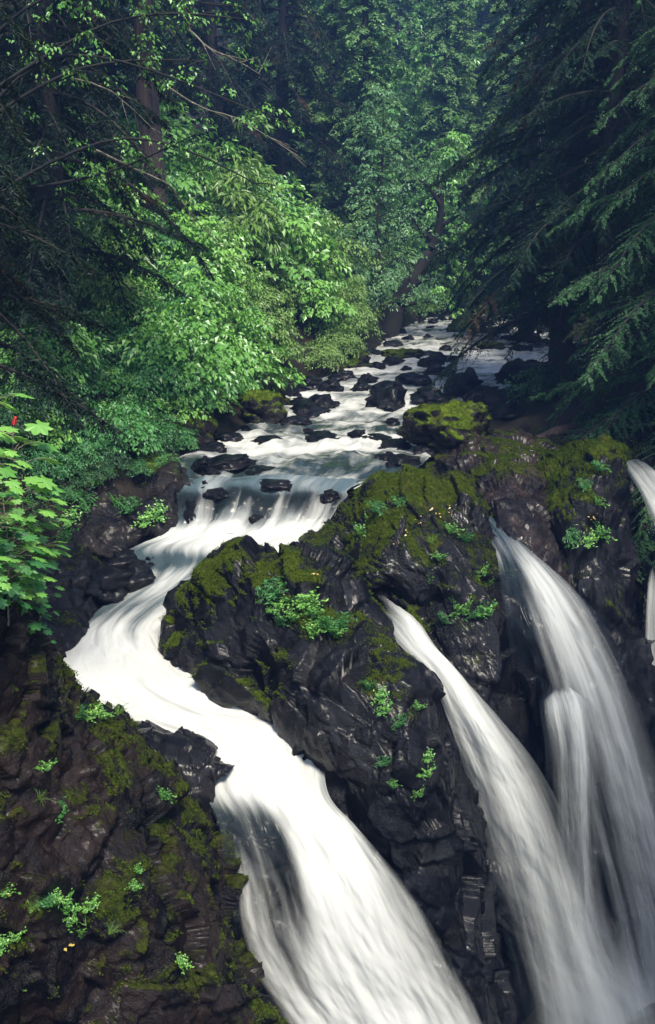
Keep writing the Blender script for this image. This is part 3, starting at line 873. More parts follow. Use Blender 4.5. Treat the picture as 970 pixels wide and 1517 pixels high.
def sprays(lv, C, A, rad, nl, leaf, seed, flat=.25, wide=.62):
    """tilted leafy sprays: centre C, outward axis A"""
    rg = np.random.default_rng(seed)
    k = len(C)
    A = unit(A)
    up = np.array((0, 0, 1.))
    nn = unit(.75 * up + .55 * A)
    e1 = unit(np.cross(nn, A) + 1e-4); e2 = np.cross(e1, nn)
    r = np.sqrt(rg.random((k, nl))) * (rad[:, None] if not np.isscalar(rad) else rad)
    th = rg.random((k, nl)) * 2 * np.pi
    off = e1[:, None] * (r * np.cos(th))[..., None] + e2[:, None] * (r * np.sin(th))[..., None] * 1.15
    P = C[:, None] + off + nn[:, None] * (rg.normal(0, 1, (k, nl)) * flat * r.mean())[..., None]
    P = P - nn[:, None] * ((r ** 2) / (r.max() + 1e-6) * .45)[..., None]
    D = unit(off) * .6 + e2[:, None] * .5 * np.sign((e2 * A).sum(-1))[:, None, None] + np.array((0, 0, -.28)) + rg.normal(0, .25, P.shape)
    Nn = nn[:, None] + rg.normal(0, .30, P.shape)
    ln = leaf * rg.uniform(.6, 1.25, (k, nl))
    vv = rg.normal(.5, .2, (k, 1)) + rg.normal(0, .16, (k, nl))
    lv.add(P.reshape(-1, 3), D.reshape(-1, 3), Nn.reshape(-1, 3), ln.ravel(), ln.ravel() * wide, np.clip(vv.ravel(), 0, 1))

def shrub(rad, h, nspray, nl, leaf, seed, mat, bark, wide=.62):
    rg = np.random.default_rng(seed)
    root = thing('leafy_shrub', (0, 0, 0), None, 'shrub')
    u = rg.uniform(-.12, 1, nspray); az = rg.random(nspray) * 2 * np.pi
    q = np.sqrt(1 - np.clip(u, 0, 1) ** 2)
    A = np.stack((q * np.cos(az), q * np.sin(az), u), -1)
    lump = 1 + .32 * np.sin(az * 3 + seed) * q + rg.normal(0, .20, nspray)
    sh = rg.uniform(.55, 1.0, nspray) ** .6
    C = A * (np.stack((np.full(nspray, rad), np.full(nspray, rad), np.full(nspray, h * .62)), -1)) * (sh * lump)[:, None] + np.array((0, 0, h * .38))
    lv = Leaves()
    sprays(lv, C, A, rg.uniform(.20, .44, nspray) * (.6 + .4 * rad), nl, leaf, seed + 1, flat=.14, wide=wide)
    paths, radii = [], []
    for i in range(0, nspray, 5):
        t = np.linspace(0, 1, 8)[:, None]
        b = np.array((rg.normal(0, .12 * rad), rg.normal(0, .12 * rad), -.3))
        P = b * (1 - t) + C[i] * t
        P[:, 2] += (.25 * h * t[:, 0] * (1 - t[:, 0]))
        paths.append(P); radii.append(np.linspace(.022, .005, 8))
    tubes_obj('stems', paths, radii, bark, root, 5)
    lv.build('foliage', mat, root)
    return root

def broadleaf(H, seed, leaf, mat, bark, path, r0, limbs, nsp, nl, name='broadleaf_tree'):
    """trunk along 'path' (relative points), limbs (start t, end point) carrying leaf sprays"""
    rg = np.random.default_rng(seed)
    root = thing(name, (0, 0, 0), None, 'tree')
    TP = catmull(np.array(path), 30)
    tubes_obj('trunk', [TP], [np.linspace(r0, r0 * .15, 30) + r0 * .5 * np.exp(-np.arange(30) / 2.)], bark, root, 10)
    lv = Leaves()
    paths, radii = [], []
    for (ts, end, rr) in limbs:
        st = TP[int(ts * 29)]
        end = np.array(end, float)
        md = (st + end) / 2 + np.array((0, 0, .12 * np.linalg.norm(end - st))) + rg.normal(0, .08, 3) * np.linalg.norm(end - st)
        P = catmull(np.array([st, md, end]), 16)
        paths.append(P); radii.append(np.linspace(r0 * .28, .008, 16))
        k = nsp
        t = rg.uniform(.35, 1.02, k)
        C = np.stack([np.interp(t, np.linspace(0, 1, 16), P[:, i]) for i in range(3)], -1)
        off = rg.normal(0, 1, (k, 3)) * np.array((1, 1, .55)) * rr
        A = unit(off + .5 * unit(end - st))
        C2 = C + off
        for i in range(0, k, 2):
            paths.append(np.linspace(C[i], C2[i], 5) + np.array([[0, 0, .1 * rr * math.sin(q * .78)] for q in range(5)])); radii.append(np.linspace(.016, .004, 5))
        sprays(lv, C2, A, rg.uniform(.2, .42, k) * (.5 + .5 * rr), nl, leaf, seed + 7 + int(ts * 100))
    tubes_obj('limbs', paths, radii, bark, root, 5)
    lv.build('crown', mat, root)
    return root

def on_ground(px, Y, x=None):
    x = at(px, 700, Y)[0] if x is None else x
    # the pixel column is traced at the height of the ground itself
    for _ in range(3):
        z = float(ground_z(x, Y))
        d = Y * cp - z * sp
        x = (px - CX) / FPX * d
    return np.array((x, Y, float(ground_z(x, Y))))

# ------------------------------------------------------------------ conifers
nm = (M['bark'], M['needle_mid'])
nd = (M['bark'], M['needle_dark'])
nf = (M['bark'], M['needle_far'])
CON = {
    'near_a': conifer(24, 7.2, 150, 3.6, .74, .115, 1.1, 11, nm, .42),
    'near_b': conifer(27, 7.0, 160, 2.6, .78, .14, 1.0, 12, nd, .48),
    'dark': conifer(23, 5.6, 140, 3.2, .70, .19, .95, 13, (M['bark'], M['needle_shade']), .40),
    'high': conifer(36, 5.5, 110, 9, .75, .22, .9, 14, (M['bark_brown'], M['needle_dark']), .55),
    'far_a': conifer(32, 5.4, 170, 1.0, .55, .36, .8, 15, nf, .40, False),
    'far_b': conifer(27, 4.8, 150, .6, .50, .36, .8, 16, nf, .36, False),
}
used = set()
def plant_tree(kind, px, Y, label, group=None, s=1.0, rz=None, dz=0.0):
    src = CON[kind]
    loc = on_ground(px, Y) + np.array((0, 0, dz))
    rz = random.uniform(0, 6.28) if rz is None else rz
    if kind not in used:
        used.add(kind)
        src.location = loc; src.rotation_euler = (0, 0, rz); src.scale = (s, s, s)
        tag(src, label, 'tree', group)
        return src
    o = copy_tree(src, loc, rz, s, label)
    if group: o['group'] = group
    return o

plant_tree('near_a', 955, 29, 'drooping hemlock on the right bank, its boughs hanging low over the stream', rz=1.0, dz=1.9)
plant_tree('near_b', 830, 38, 'tall dark conifer on the right bank behind the low hanging boughs')
plant_tree('near_a', 1170, 24, 'conifer reaching green tipped boughs in from the right edge', s=.85, rz=2.6).location.z = -.4
plant_tree('near_b', 885, 33.5, 'dark conifer between the drooping hemlock and the far stream, boughs over the right bank', s=.85, rz=4.1, dz=2.0)
plant_tree('near_b', 1010, 36, 'dark conifer standing deep in shade at the upper right', s=1.05)
plant_tree('near_b', 775, 56, 'dark conifer leaning its boughs over the head of the stream', s=1.0)
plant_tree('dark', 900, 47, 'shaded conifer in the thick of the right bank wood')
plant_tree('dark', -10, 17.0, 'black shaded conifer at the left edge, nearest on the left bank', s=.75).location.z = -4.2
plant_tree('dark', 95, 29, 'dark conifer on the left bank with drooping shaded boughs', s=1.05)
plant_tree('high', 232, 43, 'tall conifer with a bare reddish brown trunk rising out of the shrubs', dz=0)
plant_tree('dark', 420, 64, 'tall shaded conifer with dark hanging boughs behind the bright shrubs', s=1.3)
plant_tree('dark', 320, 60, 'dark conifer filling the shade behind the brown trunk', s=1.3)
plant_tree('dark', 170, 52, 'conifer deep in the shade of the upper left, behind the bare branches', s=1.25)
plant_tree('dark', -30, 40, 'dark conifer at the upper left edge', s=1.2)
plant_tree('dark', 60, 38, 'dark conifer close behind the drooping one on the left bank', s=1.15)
plant_tree('near_b', 0, 0, 'unseen dark conifer added beyond the right edge to shade the right waterfall', s=.9).location = (12.0, 7.6, -6.0)  # out of view, added only to cast shade on the right falls
BG = 'conifers closing off the valley'
bgl = 'misty conifer in the forest that closes off the head of the valley'
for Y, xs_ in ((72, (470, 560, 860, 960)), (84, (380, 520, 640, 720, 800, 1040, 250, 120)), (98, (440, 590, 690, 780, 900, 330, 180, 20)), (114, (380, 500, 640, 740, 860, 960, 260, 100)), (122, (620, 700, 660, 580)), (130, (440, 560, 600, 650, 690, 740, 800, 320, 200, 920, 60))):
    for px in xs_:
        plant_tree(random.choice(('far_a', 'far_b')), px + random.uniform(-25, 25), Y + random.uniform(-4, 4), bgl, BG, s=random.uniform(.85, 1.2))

# ------------------------------------------------------------------ shrubs on the left bank
SH = [shrub(1.5, 2.3, 84, 24, .22, 31, M['leaf_bright'], M['bark']),
      shrub(1.7, 2.9, 96, 26, .20, 32, M['leaf_bright'], M['bark']),
      shrub(1.4, 2.0, 84, 30, .15, 33, M['leaf_mid'], M['bark']),
      shrub(1.6, 2.6, 90, 24, .16, 34, M['leaf_pale'], M['bark']),
      shrub(1.4, 2.2, 100, 30, .13, 35, M['leaf_yellow'], M['bark']),
      shrub(1.5, 2.2, 80, 24, .16, 36, M['leaf_dark'], M['bark']),
      shrub(1.1, 3.4, 84, 26, .26, 37, M['leaf_yellow'], M['bark'], .30)]
SHL = ['bright green broad leaved shrub in the sunlit mass on the left bank', 'tall bright green shrub arching out of the left bank', 'mid green shrub in the thicket of the left bank',
       'pale grey green shrub near the head of the stream', 'yellowish green shrub leaning over the stream edge', 'shaded dark green shrub under the trees', 'tall narrow leaved yellow green shrub standing above the left bank thicket']
SHG = ['bright shrubs of the left bank', 'tall bright shrubs of the left bank', 'mid green shrubs of the thicket', 'pale shrubs near the head of the stream', 'yellowish shrubs at the stream edge', 'shaded shrubs under the trees', 'tall narrow leaved shrubs above the thicket']
sh_used = set()
def put_shrub(i, loc, s, rz=None):
    x_, y_, d_ = proj(np.array(loc))
    if 532 < x_ < 690 and 38 < loc[1] < 64: return None
    rz = random.uniform(0, 6.28) if rz is None else rz
    if i not in sh_used:
        sh_used.add(i)
        o = SH[i]
        o.location = loc; o.rotation_euler = (0, 0, rz); o.scale = (s, s, s)
        return tag(o, SHL[i], 'shrub', SHG[i])
    return copy_tree(SH[i], loc, rz, s)
rr = np.random.default_rng(5)
# (distance range, metres out from the left water edge, kinds, count, scale)
for (y0, y1, d0, d1, kinds, n, s0, s1) in (
        (27, 34, 1.4, 8, (2, 2, 5, 0), 20, .6, .95),
        (32, 42, .9, 5, (0, 2, 1, 2), 15, .6, 1.2),
        (33, 48, 4, 11, (0, 1, 6, 2), 20, .7, 1.5),
        (41, 56, .7, 4, (0, 4, 4, 6), 18, .6, 1.2),
        (46, 62, 3.5, 10, (1, 4, 6, 4, 0, 3), 20, .9, 1.9),
        (56, 80, .8, 7, (3, 3, 0, 4), 24, .9, 1.4),
        (44, 66, 9, 18, (2, 5, 1), 18, 1.1, 1.6),
        (30, 46, 11, 17, (5, 2), 12, .9, 1.3)):
    for _ in range(n):
        y = rr.uniform(y0, y1)
        l = float(course(y)[0])
        x = l - rr.uniform(d0, d1)
        put_shrub(int(rr.choice(kinds)), (x, y, float(ground_z(x, y)) - .1), rr.uniform(s0, s1))
for (px, py, Y, k, s) in ((140, 672, 26.6, 2, .50), (185, 664, 27.6, 0, .52), (232, 652, 28.6, 2, .52), (105, 690, 25.8, 2, .5), (55, 660, 26, 0, .6), (200, 632, 30, 0, .62), (262, 622, 31, 0, .6), (298, 606, 33, 0, .6), (150, 640, 29, 0, .65),
        (90, 630, 28, 2, .7), (20, 640, 25, 5, .7), (60, 700, 24.6, 2, .45), (130, 600, 31, 0, .8), (240, 590, 33, 0, .8), (180, 585, 33, 1, .75), (320, 575, 35.5, 0, .7), (270, 660, 29, 2, .36), (225, 672, 27.4, 5, .34), (165, 690, 26.2, 5, .34), (40, 600, 27, 1, .7)):
    put_shrub(k, at(px, py, Y) - np.array((0, 0, .55 * s)), s)
for (px, py, Y, k, s) in ((90, 706, 25.6, 2, .30), (122, 716, 25.4, 5, .30), (62, 730, 25, 2, .36), (30, 750, 24.4, 2, .4), (155, 706, 25.8, 5, .26), (205, 700, 26.2, 2, .25), (100, 740, 25.0, 2, .26), (60, 780, 24, 5, .32), (0, 700, 24.6, 5, .6), (245, 690, 26.8, 2, .24),
        (880, 640, 31, 5, .4), (930, 630, 31, 5, .5), (840, 630, 33, 5, .4), (960, 600, 33, 5, .6), (900, 600, 36, 5, .6)):
    put_shrub(k, at(px, py, Y) - np.array((0, 0, .5 * s)), s)
# beyond the bend and under the right bank trees
for _ in range(26):
    y = rr.uniform(64, 100)
    l, r, z = [float(v) for v in course(y)]
    x = r + rr.uniform(.5, 9) if rr.random() < .6 else l - rr.uniform(.5, 7)
    put_shrub(int(rr.choice((3, 3, 2, 0))), (x, y, float(ground_z(x, y)) - .1), rr.uniform(.9, 1.5))
for _ in range(16):
    y = rr.uniform(34, 62)
    r = float(course(y)[1])
    x = r + rr.uniform(2.5, 11)
    put_shrub(5, (x, y, float(ground_z(x, y)) - .1), rr.uniform(.6, 1.1))

# ------------------------------------------------------------------ broadleaf trees
def limb_set(seed, n, H, reach, lo=.3, rr_=.8, bias=(0, 0)):
    rg = np.random.default_rng(seed)
    out = []
    for k in range(n):
        t = lo + (1 - lo) * (k + .5) / n
        a = k * 2.4 + rg.normal(0, .3)
        re = reach * (1.15 - .75 * t) * rg.uniform(.7, 1.2)
        out.append((min(t, .99), (re * math.cos(a) + bias[0] * t, re * math.sin(a) + bias[1] * t, H * t + rg.uniform(.1, .9)), rr_))
    return out
b = on_ground(560, 57)
t1 = broadleaf(13, 61, .17, M['leaf_pale'], M['bark'], [(0, 0, -.5), (.1, 0, 3), (-.1, 0, 6.5), (.15, .1, 10), (.1, 0, 13)], .13, limb_set(61, 24, 12.6, 2.8, .12, .55), 15, 20)
t1.location = b; tag(t1, 'slender pale green young alder standing behind the shrubs in the centre', 'tree')
b = on_ground(572, 60)
b[2] = at(572, 486, 60)[2]
t2 = broadleaf(8, 62, .16, M['leaf_pale'], M['bark_moss'], [(-.2, 0, -.8), (.9, 0, 1.8), (2.2, .1, 3.8), (3.0, .1, 5.6), (3.2, 0, 8.0)], .74,
               [(.35, (3.6, -.5, 3.0), .6), (.45, (-.8, .2, 4.6), .7), (.6, (5.0, .4, 4.4), .7), (.7, (1.0, -.3, 7), .8), (.8, (4.8, .2, 7), .8), (.95, (3.0, 0, 9.4), .9), (.9, (1.8, .3, 8.6), .8), (.25, (2.9, -.6, 1.6), .4)], 15, 20)
t2.location = b; tag(t2, 'leaning dark mossy trunk with pale leaves beside the head of the stream', 'tree')
# pale leafy trees closing the far end of the stream
tF = broadleaf(14, 64, .30, M['leaf_bright'], M['bark'], [(0, 0, -.5), (.1, 0, 3), (-.2, 0, 7), (.2, .1, 11), (.1, 0, 14)], .16, limb_set(64, 22, 13.6, 3.6, .08, .8), 12, 20)
for i, (px, Y, s) in enumerate(((655, 76, .9), (610, 90, 1.35), (700, 92, 1.1), (540, 84, 1.3), (740, 86, .8), (585, 108, 1.7), (665, 112, 1.6), (770, 104, 1.2), (500, 100, 1.5), (630, 100, .7))):
    loc = on_ground(px, Y)
    if i == 0:
        tF.location = loc; o = tF
    else:
        o = copy_tree(tF, loc, i * 1.7, s)
    tag(o, 'light green leafy tree at the far head of the stream', 'tree', 'light green trees at the head of the stream')
b = on_ground(-60, 24)
t3 = broadleaf(14, 63, .11, M['leaf_bright'], M['bark_moss'], [(0, 0, -.5), (.2, 0, 4), (.1, .2, 8), (.4, 0, 12), (.7, 0, 15)], .22,
               [(.45, (6.6, -.6, 8.0), .35), (.5, (8.3, -.4, 8.2), .35), (.54, (7.2, .4, 9.6), .5), (.58, (8.0, -.8, 10.2), .5), (.62, (6.2, .2, 11.0), .6), (.7, (8.2, .2, 11.6), .5), (.42, (8.6, .3, 6.4), .28), (.6, (7.5, .6, 10.8), .6)], 17, 16)
t3.location = b; tag(t3, 'thin broadleaf tree reaching bright leafy branches across the upper left shade', 'tree')
# ------------------------------------------------------------------ boulders
MOSSV = {}
def boulder_mesh(seed, mossy, sub=5, cell=.75, flat=.7):
    import bmesh
    bm = bmesh.new()
    bmesh.ops.create_icosphere(bm, subdivisions=sub, radius=1.0)
    V = np.array([v.co[:] for v in bm.verts])
    F = np.array([[v.index for v in f.verts] for f in bm.faces])
    bm.free()
    rg = np.random.default_rng(seed)
    n = V.copy()
    # cut the ball by a few planes, then break its surface
    for k in range(9):
        a = unit(rg.normal(0, 1, 3)); d = rg.uniform(.62, .9)
        e = V @ a - d
        V = V - np.where(e > 0, e * .88, 0)[:, None] * a
    V = V + n * (.12 * fbm(V * 1.1 + seed, 2, seed) + .30 * facet(V / cell + seed, seed + 2) + .10 * facet(V / .32 + seed, seed + 5) + .014 * fbm(V * 8, 3, seed))[:, None]
    V[:, 2] *= flat
    me = mesh_np('boulder', V, F)
    nz = np.zeros(len(V) * 3, dtype=np.float32)
    me.vertices.foreach_get('normal', nz)
    nz = nz.reshape(-1, 3)
    ms = sstep(.05, .65, nz[:, 2]) * mossy * (.65 + .5 * sstep(-.3, .4, fbm(V * 1.3 + seed, 3, seed + 8)))
    V = V + nz * (np.clip(ms, 0, 1) * (.03 + .05 * np.abs(fbm(V * 7, 3, seed + 9))))[:, None]
    MOSSV[seed] = (V, nz, ms)
    a = me.attributes.new('moss', 'FLOAT', 'POINT')
    a.data.foreach_set('value', ms.astype(np.float32))
    me.vertices.foreach_set('co', V.astype(np.float32).ravel())
    me.update()
    return me
BM = [boulder_mesh(70 + i, 0.0, 4) for i in range(6)]
for b_ in BM: b_.materials.append(M['rock_dark'])
BMM = [boulder_mesh(90 + i, 1.0, 5) for i in range(5)]
for b_ in BMM: b_.materials.append(M['rock_moss'])

# real moss: short tufts standing on the mossy parts of the rocks
M['moss'] = leaf_mat('moss_tufts', (.016, .034, .005), (.110, .155, .020), .3, .0, .6)
def moss_mesh(V, n, ms, count, size, seed):
    rg = np.random.default_rng(seed)
    p = np.clip(ms - .42, 0, .6) ** 1.2
    if p.sum() < 1: return None
    cl = rg.choice(len(V), size=max(40, count // 9), p=p / p.sum())
    idx = rg.choice(cl, size=count)
    k = len(idx)
    P = V[idx] + rg.normal(0, size * .9, (k, 3))
    P = P - n[idx] * ((P - V[idx]) * n[idx]).sum(-1, keepdims=True)
    D = n[idx] * .7 + rg.normal(0, .55, (k, 3)) + np.array((0, -.1, .1))
    lv = Leaves()
    tone = rg.normal(.5, .25, len(V))[idx]
    lv.add(P - n[idx] * size * .15, D, n[idx] + rg.normal(0, .5, (k, 3)), size * rg.uniform(.5, 1.3, k), size * .42, np.clip(tone + rg.normal(0, .15, k), 0, 1))
    return lv
_ti = 0
for (o_, V_, n_, ms_) in TUFTS:
    _ti += 1
    if proj(V_)[2].mean() > 60: continue
    lv = moss_mesh(V_, n_, ms_, 42000 if (ms_ > .5).sum() > 4000 else 12000, .038, 500 + _ti)
    if lv is None: continue
    mo = lv.build('moss', M['moss'], o_)
    mo['kind'] = 'stuff'
BMOSS = []
for i, s_ in enumerate(sorted(MOSSV)):
    if s_ < 90: continue
    V_, n_, ms_ = MOSSV[s_]
    lv = moss_mesh(V_, n_, ms_, 9000, .032, 600 + i)
    mo = lv.build('moss', M['moss'], None)
    mo['kind'] = 'stuff'
    BMOSS.append(mo.data)
    bpy.data.objects.remove(mo)

def water_z(y):
    return float(course(y)[2])

def boulder(px, py, Y, wpx, hpx, mossy, label, group=None, rz=None, k=None, depth=.9):
    """wpx, hpx: how wide and tall it shows in the photograph"""
    p = at(px, py, Y)
    m_ = Y / FPX * 1.02
    sx = wpx * m_ / 2; sz = hpx * m_ / 2 / .62
    me = (BMM if mossy else BM)[k if k is not None else random.randrange(5)]
    o = bpy.data.objects.new('boulder', me)
    COL.objects.link(o)
    o.location = (p[0], p[1] + sx * .3, p[2])
    o.scale = (sx * 1.08, sx * depth * 1.1, sz)
    o.rotation_euler = (random.uniform(-.12, .12), random.uniform(-.12, .12), random.uniform(-.5, .5) if rz is None else rz)
    if mossy:
        q = bpy.data.objects.new('moss', BMOSS[BMM.index(me)])
        COL.objects.link(q)
        q.parent = o
        q['kind'] = 'stuff'
    return tag(o, label, 'boulder', group)

boulder(670, 640, 29.0, 114, 74, 1, 'large moss covered boulder above the wet slab, right of the stream', k=0, rz=.15)
boulder(692, 497, 62, 56, 42, 1, 'golden mossy boulder in the middle of the far stream', k=1)
boulder(388, 618, 34, 62, 58, 1, 'moss capped boulder on the left water edge, beside the dark still pool', k=2)
boulder(402, 592, 37, 52, 34, 1, 'rounded green boulder just upstream of the moss capped one', k=3)
boulder(290, 648, 30.5, 62, 62, 1, 'mossy reddish boulder under the left bank shrubs', k=4)
boulder(345, 600, 36, 80, 36, 1, 'dark mossy boulder tucked under the left bank leaves', k=1)
boulder(525, 545, 46, 62, 34, 1, 'yellow mossy boulder at the left stream edge below the pale shrubs', k=3)
boulder(727, 517, 53, 40, 14, 1, 'low grassy boulder islet in the far stream', k=2)
boulder(578, 604, 37, 66, 48, 0, 'big jagged dark boulder standing in midstream white water', k=0)
boulder(572, 580, 39.5, 60, 26, 0, 'flat dark boulder just behind the jagged midstream one', k=1)
boulder(641, 590, 37.5, 64, 26, 0, 'low smooth dark boulder right of midstream', k=2)
boulder(690, 575, 39.5, 62, 44, 0, 'dark boulder with a small white chute on its right side', k=3)
boulder(770, 562, 42, 62, 46, 0, 'broad dark boulder on the right of the small chute', k=4)
boulder(640, 540, 46.5, 46, 20, 0, 'dark boulder breaking the far white riffle', k=1)
boulder(655, 537, 47.5, 62, 18, 0, 'long flat dark boulder across the far riffle', k=0)
boulder(666, 553, 44, 18, 20, 0, 'small upright dark boulder in white water', k=2)
boulder(597, 530, 49, 56, 22, 1, 'small mossy boulder in the far left riffle', k=0)
boulder(638, 529, 50, 42, 14, 0, 'dark flat boulder left of the far golden one', k=4)
boulder(632, 503, 59, 22, 12, 0, 'small dark boulder upstream of the golden one', k=3)
boulder(200, 860, 22.2, 62, 44, 0, 'wet black boulder at the left side of the lower cascade', k=2)
boulder(165, 872, 21.8, 80, 50, 0, 'shining wet boulder against the shaded left rock bank', k=0)
boulder(284, 918, 20.2, 72, 92, 0, 'dark fin of rock between the cascade and the tall central rock', k=4)
boulder(330, 690, 27.2, 90, 24, 0, 'low wet boulder breaking the dark water above the first step', k=1)
boulder(130, 690, 26.2, 70, 30, 1, 'square mossy boulder at the top of the left ledge', k=4)
gw = 'wet boulders in and beside the stream'
lw = 'dark wet boulder among the many lining the shallow stream'
for (px, py, Y, wd, ht) in ((470, 600, 37, 52, 26), (455, 612, 35.5, 62, 26), (440, 628, 33.8, 46, 18), (490, 575, 40, 40, 22), (462, 570, 41, 40, 20), (505, 560, 43, 46, 20), (545, 562, 42.5, 30, 14),
        (430, 580, 40, 36, 24), (535, 575, 40.5, 34, 16), (615, 565, 42, 50, 18), (600, 560, 43, 26, 12), (630, 612, 35.5, 36, 14), (580, 625, 34, 24, 10), (720, 590, 38, 50, 30),
        (740, 600, 37, 60, 34), (780, 590, 38.5, 70, 34), (820, 575, 40.5, 60, 30), (700, 600, 36.5, 44, 36), (755, 615, 35, 70, 30), (810, 605, 36, 70, 36), (850, 555, 43, 50, 34), (815, 548, 44.5, 44, 18),
        (830, 530, 48, 30, 12), (790, 540, 46.5, 36, 12), (775, 520, 52, 40, 14), (800, 510, 55, 34, 14), (760, 505, 57, 40, 16), (740, 492, 62, 34, 12), (722, 480, 68, 26, 10), (755, 484, 66, 30, 12),
        (640, 488, 66, 24, 9), (605, 505, 58, 26, 12), (585, 515, 54, 30, 16), (570, 530, 50, 30, 18), (560, 545, 46, 30, 14), (690, 470, 77, 26, 8), (720, 466, 82, 26, 8), (655, 474, 74, 22, 8),
        (300, 690, 27, 40, 20), (315, 668, 29.5, 46, 20), (340, 652, 31, 40, 18), (365, 640, 32.5, 30, 14), (400, 655, 30.6, 60, 12), (475, 650, 31.2, 70, 14), (590, 665, 29.6, 60, 20), (560, 650, 31, 50, 10),
        (600, 690, 27.4, 60, 26), (575, 682, 28, 40, 18), (635, 675, 28.8, 40, 26), (280, 764, 25.2, 30, 40), (376, 768, 25.1, 30, 20), (488, 737, 25.5, 34, 20), (335, 734, 25.7, 60, 16), (405, 722, 26.1, 70, 18), (300, 722, 26.2, 56, 18), (450, 716, 26.4, 46, 14), (385, 700, 26.9, 60, 14),
        (225, 835, 23.4, 50, 20), (180, 835, 23.2, 50, 30), (860, 520, 51, 40, 20), (880, 540, 46, 50, 30), (900, 575, 40, 70, 40), (868, 600, 36.5, 60, 36), (920, 620, 34, 80, 46)):
    boulder(px, py, Y, wd, ht, 0, lw, gw)

rs_ = np.random.default_rng(9)
for k in range(26):
    px = rs_.uniform(770, 980); py = rs_.uniform(615, 690)
    Y = 36 - (py - 615) / 75 * 7.5
    w_ = rs_.uniform(20, 74)
    boulder(px, py + 6, Y, w_, w_ * .6, int(rs_.random() < .35), 'dark rock half buried in the shaded earth under the right bank conifers', 'half buried rocks under the right bank conifers')
for _ in range(52):
    y = 29.5 + 45 * rs_.random() ** 1.3
    l, r, z = [float(v) for v in course(y)]
    u = rs_.random()
    x = (l + rs_.normal(0, .7)) if u < .3 else ((r + rs_.normal(-.4, 1.0)) if u < .65 else rs_.uniform(l, r))
    px, py, d = proj(np.array((x, y, z)))
    s_ = rs_.uniform(.18, .62) ** 1.2
    boulder(float(px), float(py) - 2, y, s_ * 2 * FPX / y, s_ * .9 * FPX / y, 0, lw, gw)

# ------------------------------------------------------------------ small plants on the rocks
def tuft(seed, kind, mat):
    rg = np.random.default_rng(seed)
    root = thing('rock_plant', (0, 0, 0), None, 'plant')
    lv = Leaves()
    paths, radii = [], []
    ns = 16 if kind != 'grass' else 34
    for k in range(ns):
        a = rg.random() * 6.28; e = rg.uniform(.25, 1.0)
        end = np.array((math.cos(a) * e * .5, math.sin(a) * e * .5, rg.uniform(.18, .5) * (1.2 - .6 * e)))
        P = catmull(np.array([(0, 0, -.03), end * .5 + np.array((0, 0, .1)), end]), 8)
        if kind == 'grass':
            for i in range(7):
                lv.add(P[i:i + 1], (P[i + 1] - P[i])[None], rg.normal(0, 1, (1, 3)) + np.array((0, 0, 1)), np.linalg.norm(P[i + 1] - P[i]) * 1.25, .022 * (1 - i / 8))
        else:
            paths.append(P); radii.append(np.linspace(.006, .003, 8))
            q = 12
            t = rg.uniform(.2, 1, q)
            C = np.stack([np.interp(t, np.linspace(0, 1, 8), P[:, i]) for i in range(3)], -1)
            sd = np.array((-math.sin(a), math.cos(a), 0))
            D = sd[None] * np.where(np.arange(q) % 2, 1, -1)[:, None] + end[None] * .8 + rg.normal(0, .3, (q, 3))
            ll = (.10 if kind == 'leafy' else .13) * rg.uniform(.6, 1.2, q)
            lv.add(C, D, np.array((0, 0, 1.)) + rg.normal(0, .35, (q, 3)), ll, ll * (.6 if kind == 'leafy' else .3))
    if paths: tubes_obj('stems', paths, radii, M['leaf_mid'], root, 4)
    lv.build('leaves', mat, root)
    return root
TU = {'leafy': tuft(201, 'leafy', M['leaf_bright']), 'fern': tuft(202, 'fern', M['leaf_mid']), 'grass': tuft(203, 'grass', M['leaf_yellow'])}
TU2 = {'leafy': 'small bright leafy plant rooted on the dark rock', 'fern': 'small feathery green plant clinging to the wet rock', 'grass': 'thin grass tuft sprouting from the mossy rock'}
tu_used = set()
_pr = {}
def rock_plant(key, px, py, kind, s, label=None, group=None):
    o_, V, n = ROCKS[key]
    if key not in _pr: _pr[key] = proj(V)
    X, Yp, D = _pr[key]
    q = (X - px) ** 2 + (Yp - py) ** 2
    c = np.where(q < 36)[0]
    i = c[np.argmin(D[c])] if len(c) else int(np.argmin(q))
    nn = n[i]
    tx = math.atan2(-nn[1], max(nn[2], .2)) * .6
    if kind not in tu_used:
        tu_used.add(kind)
        r = TU[kind]
        r.location = V[i]; r.rotation_euler = (tx, 0, random.uniform(0, 6.28)); r.scale = (s, s, s)
    else:
        r = copy_tree(TU[kind], V[i], random.uniform(0, 6.28), s, tilt=(tx, 0))
    r['label'] = label or TU2[kind]
    r['group'] = group or ('small %s plants on the rocks' % kind)
    return r
for (px, py) in ((410, 880), (425, 892), (440, 900), (455, 905), (470, 915), (485, 925), (430, 915), (448, 888), (500, 940), (415, 900), (462, 935), (490, 945), (510, 930), (405, 925)):
    rock_plant('centre', px + random.uniform(-5, 5), py + random.uniform(-5, 5), random.choice(('leafy', 'leafy', 'fern')), random.uniform(.55, .85))
for (px, py, k, s) in ((560, 1030, 'leafy', .5), (575, 1050, 'leafy', .45), (600, 1070, 'fern', .45), (625, 1050, 'leafy', .4), (635, 1120, 'leafy', .4), (632, 1150, 'leafy', .45), (630, 1175, 'leafy', .4), (585, 1170, 'leafy', .35), (570, 1130, 'fern', .4), (545, 1020, 'fern', .5)):
    rock_plant('centre', px, py, k, s)
